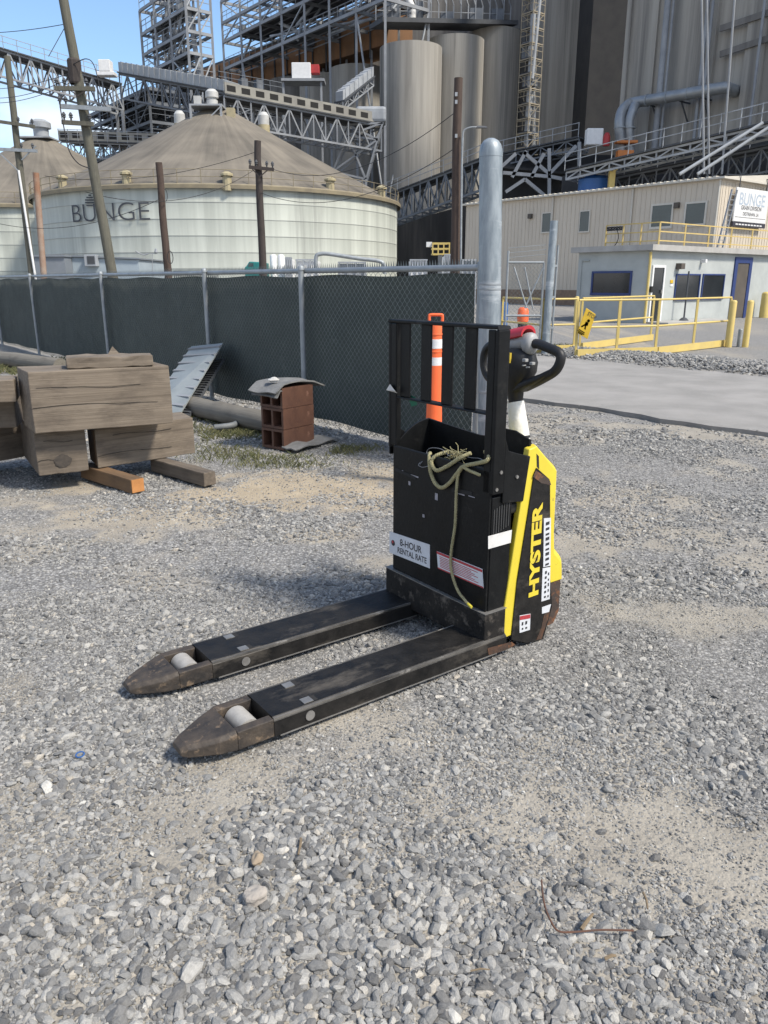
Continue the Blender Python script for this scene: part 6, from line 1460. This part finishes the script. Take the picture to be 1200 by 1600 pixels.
# ------------------------------------------------------------------ poles, lamps, wires
def pole(ub, vt, ut, Yp, wpx, m, label, top_v=None):
    a = pY(ub, 425, Yp); b_ = pY(ut, vt, Yp); d = b_ - a; base = a - d * (a.z / d.z); r_ = wpx / 2 * px_at(Yp)
    t = thing('utility_pole', label, 'utility pole', base); n_ = 10
    mb = MB(); mb.tube([base.lerp(b_, k / n_) + Vector((rng.normal(0, .01), 0, 0)) for k in range(n_ + 1)], [r_ * (1.12 - .2 * k / n_) for k in range(n_ + 1)], 14); part('shaft', mb, m, t, smooth=50)
    return t, base, b_
def arm(t, u0, v0, u1, v1, Yp, m, ins=(), w=.11):
    a, b_ = pY(u0, v0, Yp), pY(u1, v1, Yp); mb = MB(); mb.bar(a, b_, w, w * 1.1); o = part('crossarm', mb, m, t)
    for f_ in ins:
        p = a.lerp(b_, f_); mb = MB(); mb.lathe([(.03, .05), (.03, .14), (.07, .15), (.04, .2), (.075, .21), (.04, .27), (.02, .3)], p[:2], 8, p.z); part('insulator', mb, steel_dark, t, smooth=50)
    return a, b_
Y1 = 27; p1, pb1, pt1 = pole(175, -25, 95, Y1, 13, pole_wood, 'tall grey wooden pole leaning left in front of the large tank')
arm(p1, 86, 138, 148, 139, Y1 - .22, pole_wood, (.05, .25, .8)); arm(p1, 94, 166, 173, 171, Y1 - .22, galv_dull, (.0, .12)); arm(p1, 97, 191, 146, 194, Y1 - .22, pole_wood, (.08, .3, .9))
mb = MB()
for s in (-1, 1): mb.bar(pY(122, 150, Y1 - .25), pY(122 + s * 14, 140, Y1 - .25), .03)
p = pY(117, 112, Y1); mb.lathe([(.19, -.35), (.21, -.3), (.21, .3), (.17, .36), (.001, .37)], (p.x, p.y), 12, p.z); part('splice_sleeve', mb, pole_dark, p1)
mb = MB(); mb.tube(catmull([pY(97, 150, Y1 - .3), pY(94, 165, Y1 - .4), pY(100, 200, Y1 - .4), pY(108, 235, Y1 - .4), pY(122, 255, Y1 - .3), pY(140, 263, Y1 - .2)]), .018, 6); mb.tube(catmull([pY(115, 100, Y1 - .2), pY(135, 92, Y1 - .3), pY(148, 105, Y1 - .3), pY(160, 155, Y1 - .3), pY(167, 168, Y1 - .2)]), .014, 6); part('jumper_cable', mb, cable_mat, p1)
Y2 = 36; p2, pb2, pt2 = pole(50, 88, 11, Y2, 9, pole_wood, 'grey wooden pole with two crossarms at the left edge')
arm(p2, -8, 189, 54, 198, Y2 - .2, pole_wood, (.6, .95)); arm(p2, -5, 233, 58, 236, Y2 - .2, galv_dull, (.0, .62, .9))
mb = MB(); mb.tube([pY(29, 266, Y2 - .2), pY(54, 425, Y2 - .2), pY(58, 450, Y2 - .2)], .05, 8); part('white_conduit', mb, white_paint, p2, smooth=True)
mb = MB(); mb.bar(pY(0, 240, Y2 - .2), pY(30, 268, Y2 - .2), .04); mb.bar(pY(34, 250, Y2 - .2), pY(56, 228, Y2 - .2), .04); part('arm_brace', mb, galv_dull, p2)
Y3 = 38; mb = MB(); a, b_ = pY(56, 270, Y3), pY(68, 425, Y3); d = b_ - a; g_ = a + d * ((0 - a.z) / d.z); mb.tube([g_, a], .14, 12); tag(part('rusty_post', mb, rust_pipe, None, smooth=True), 'rusty pipe post beside the pole at the left edge', 'post')
p4, _, _ = pole(262, 254, 248, 30, 10, pole_brown, 'short dark brown pole without crossarm right of the tank lettering')
mb = MB(); p = pY(266, 402, 29.7); mb.tube([p + Vector((.10 * math.cos(t), 0, .22 * math.sin(t))) for t in np.linspace(0, 6.283, 14, endpoint=False)], .015, 5, closed=True); part('cable_loop', mb, cable_mat, p4)
mb = MB(); mb.tube([pY(258, 305, 29.8) + Vector((.08 * math.cos(t), 0, .2 * math.sin(t))) for t in np.linspace(-1.6, 1.6, 10)], .012, 5); part('cable_hook', mb, cable_mat, p4)
p5, _, _ = pole(411, 220, 402, 34, 10, pole_dark, 'dark pole with one small crossarm in front of the large tank'); arm(p5, 389, 261, 428, 265, 33.8, pole_dark, (.05, .3, .72, .95))
mb = MB(); mb.bar(pY(394, 264, 33.7), pY(404, 275, 33.7), .04); mb.bar(pY(419, 265, 33.7), pY(405, 277, 33.7), .04); part('arm_brace', mb, pole_dark, p5)
Y6 = 25; p6, _, _ = pole(711, 122, 716, Y6, 12.5, pole_brown, 'brown pole with a curved lamp arm left of the tall pipe bollard')
mb = MB(); mb.tube([pY(720, 425, Y6 - .2), pY(721.5, 260, Y6 - .2), pY(723, 215, Y6 - .2)], .03, 8); part('conduit', mb, galv_dull, p6, smooth=True)
mb = MB(); mb.tube(catmull([pY(723, 215, Y6 - .2), pY(725, 204, Y6 - .2), pY(735, 199, Y6 - .2), pY(748, 199, Y6 - .2)]), .022, 8); o = part('lamp_arm', mb, galv_dull, p6, smooth=True)
mb = MB(); c = pY(752, 200, Y6 - .2); mb.add([c + Vector((x, y, z)) for x, y, z in ((-.16, -.09, 0), (.18, -.06, 0), (.18, .06, 0), (-.16, .09, 0), (-.12, -.05, .06), (.12, -.03, .05), (.12, .03, .05), (-.12, .05, .06))], [(3,2,1,0),(4,5,6,7),(0,1,5,4),(1,2,6,5),(2,3,7,6),(3,0,4,7)]); part('lamp_head', mb, steel_dark, o)
mb = MB()
for v in (150, 162, 215): c = pY(711, v, Y6 - .2); mb.obox(c, (.07, 0, 0), (0, .06, 0), (0, 0, .10))
parts('bracket', mb, steel_light, p6)
def sag(a, b_, drop, n_=20): return [a.lerp(b_, k / n_) - UP * (drop * 4 * (k / n_) * (1 - k / n_)) for k in range(n_ + 1)]
WR_ = [((-30, 52), 30, (100, 38), 27.0, .05, 'power line crossing the sky above the left conveyor'), ((-40, 138), 38, (122, 110), 27, .2, 'upper of the three power lines at the left'), ((-40, 150), 38, (118, 118), 27, .3, 'middle of the three power lines at the left'), ((-40, 158), 38, (120, 124), 27, .3, 'lowest of the three power lines at the left'),
       ((-20, 345), 36, (248, 312), 30, .6, 'cable sagging past the tank lettering'), ((134, 300), 27, (402, 262), 34, .7, 'cable between the leaning pole and the dark crossarm pole'), ((428, 265), 34, (712, 175), 25, .8, 'cable from the dark crossarm pole to the brown lamp pole'), ((404, 300), 34, (716, 228), 25, .9, 'lower cable from the dark crossarm pole to the lamp pole'), ((70, 275), 38, (398, 238), 34, .5, 'thin cable above the tank eave'), ((100, 45), 27, (76, 88), 26, .0, 'guy wire on the leaning pole')]
for (u0, v0), ya, (u1, v1), yb_, dr__, lab in WR_:
    mb = MB(); mb.tube(sag(pY(u0, v0, ya), pY(u1, v1, yb_), dr__), .011, 5); tag(part('power_line', mb, cable_mat, None), lab, 'power line', 'overhead power lines')
# ------------------------------------------------------------------ small things over the fence
Yt = 40
tr = thing('truck_cab', 'teal truck cab just showing above the fence', 'truck', pY(397, 425, Yt)); tr.location.z = 0; FRAME[tr.name] = Matrix.Translation((tr.location))
p = pY(397, 412, Yt); k = px_at(Yt)
mb = MB(); mb.prism([(p.x - k * 14, Yt, .8), (p.x + k * 12, Yt, .8), (p.x + k * 12, Yt, p.z + k * 2), (p.x - k * 7, Yt, p.z + k * 3), (p.x - k * 11, Yt, p.z - k * 3), (p.x - k * 14, Yt, p.z - k * 5)], (0, 2.2, 0)); o = part('cab', mb, teal_paint, tr, bev=.05)
mb = MB(); mb.prism([(p.x - k * 9, Yt - .01, p.z - k * 4), (p.x - k * 1, Yt - .01, p.z - k * 4), (p.x - k * 1, Yt - .01, p.z + k * 1), (p.x - k * 7, Yt - .01, p.z + k * 1)], (0, .012, 0)); part('window', mb, teal_glass, tr)
mb = MB(); mb.tube([(p.x + k * 1, Yt + 2.4, 1), (p.x + k * 1, Yt + 2.4, p.z + k * 17)], .05, 8); part('exhaust_stack', mb, steel_dark, tr)
mb = MB()
for xx in (-.3, .25): mb.tube([(p.x + xx, Yt - .1, .45), (p.x + xx, Yt + .25, .45)], .45, 18)
parts('wheel', mb, black_plastic, tr, smooth=True)
for u, lab in ((427, 'left of the two upright white gas cylinders above the fence'), (439, 'right of the two upright white gas cylinders above the fence')):
    p = pY(u, 398, Yt + 1); mb = MB(); mb.lathe([(k * 5, 0), (k * 5, p.z - k * 2), (k * 3.5, p.z), (.001, p.z + k)], p[:2], 16); tag(part('gas_cylinder', mb, white_paint, None, smooth=50), lab, 'cylinder', 'white cylinders above the fence')
def crate(u0, u1, v, Yq, m, label, name, dz=None):
    a, b_ = pY(u0, v, Yq), pY(u1, v, Yq); t = thing(name, label, 'equipment', ((a.x + b_.x) / 2, Yq, 0)); mb = MB(); mb.box(a.x, b_.x, Yq, Yq + 1.5, .02, a.z); part('body', mb, m, t, bev=.03)
    mb = MB()
    for f_ in (.05, .35, .65, .95): x = a.x + (b_.x - a.x) * f_; mb.bar((x, Yq - .06, .0), (x, Yq - .06, a.z + .05), .07)
    mb.bar((a.x, Yq - .06, a.z + .06), (b_.x, Yq - .06, a.z + .06), .08); part('frame', mb, steel_light, t); return t
crate(446, 456, 405, Yt, white_paint, 'small white box unit with a dark opening above the fence', 'equipment_box')
crate(462, 497, 408, Yt + 1.5, white_paint, 'white horizontal tank in a frame above the fence', 'equipment_skid')
crate(528, 572, 412, Yt + 1.5, steel_light, 'pale framed equipment skid under the grey pipe above the fence', 'equipment_skid')
mb = MB(); mb.tube(catmull([pY(494, 425, Yt), pY(494, 402, Yt), pY(500, 397, Yt), pY(515, 397, Yt), pY(560, 404, Yt), pY(592, 408, Yt), pY(600, 415, Yt), pY(601, 428, Yt)], 5), .10, 10); tag(part('pipe_run', mb, galv_dull, None, smooth=50), 'grey bent pipe run above the fence in front of the large tank', 'pipe')
mb = MB()
a, b_ = pY(272, 424, 36), pY(340, 424, 36)
for i in range(24): x = a.x + (b_.x - a.x) * i / 23; mb.bar((x, 36, 0.3), (x, 36, a.z + .02), .04)
mb.bar((a.x, 36, a.z), (b_.x, 36, a.z), .06); mb.bar((a.x, 36, .4), (b_.x, 36, .4), .06); tag(part('radiator_grille', mb, steel_dark, None), 'dark slatted grille just above the fence near the brown pole', 'grille')
p = pY(222, 395, 37); k = px_at(37); mb = MB(); mb.tube(catmull([pY(212, 392, 37), pY(218, 396, 37), pY(226, 398, 37), pY(232, 396, 37)]), .03, 6); mb.tube([pY(238, 424, 37), pY(238, 397, 37)], .015, 5); mb.lathe([(.06, 0), (.09, .05), (.05, .2), (.001, .22)], pY(244, 394, 37)[:2], 10, pY(244, 396, 37).z); mb.bar(pY(232, 396, 37), pY(245, 396, 37), .03); mb.bar(Vector((pY(238, 424, 37).x, 37, 0)), pY(238, 424, 37), .03); tag(part('weather_mast', mb, steel_grey, None), 'thin mast with small instruments left of the brown pole', 'mast')
Yl = 60
lf = thing('lift_platform', 'yellow lift platform basket in front of the dark silo bases', 'lift', pY(685, 400, Yl)); lf.location.z = 0; FRAME[lf.name] = Matrix.Translation(lf.location)
mb = MB(); a, b_ = pY(676, 397, Yl), pY(702, 397, Yl); zt = pY(690, 380, Yl).z
for z in (a.z, (a.z + zt) / 2, zt): mb.bar((a.x, Yl, z), (b_.x, Yl, z), .1); mb.bar((a.x, Yl + 1.2, z), (b_.x, Yl + 1.2, z), .1); mb.bar((a.x, Yl, z), (a.x, Yl + 1.2, z), .1); mb.bar((b_.x, Yl, z), (b_.x, Yl + 1.2, z), .1)
for f_ in (0, .33, .66, 1): x = a.x + (b_.x - a.x) * f_; mb.bar((x, Yl, a.z), (x, Yl, zt), .09)
part('basket', mb, rail_yellow, lf)
mb = MB(); mb.bar((a.x + .6, Yl + .6, .3), (a.x + .6, Yl + .6, a.z), .3); mb.box(a.x - .3, b_.x + .3, Yl - .2, Yl + 1.6, .3, .9); part('mast', mb, steel_grey, lf)
mb = MB(); mb.box(a.x - .45, a.x - .05, Yl + .2, Yl + .8, zt - .25, zt + .1); part('control_box', mb, white_paint, lf)
for (u0, u1, v, Yq, m_, lab) in ((640, 668, 408, 45, white_paint, 'low white equipment behind the fence top left of the lamp pole'), (722, 745, 408, 45, steel_light, 'low pale equipment behind the fence top right of the lamp pole'), (694, 706, 400, 44, white_paint, 'small white box behind the fence left of the lamp pole')): crate(u0, u1, v, Yq, m_, lab, 'equipment_box')
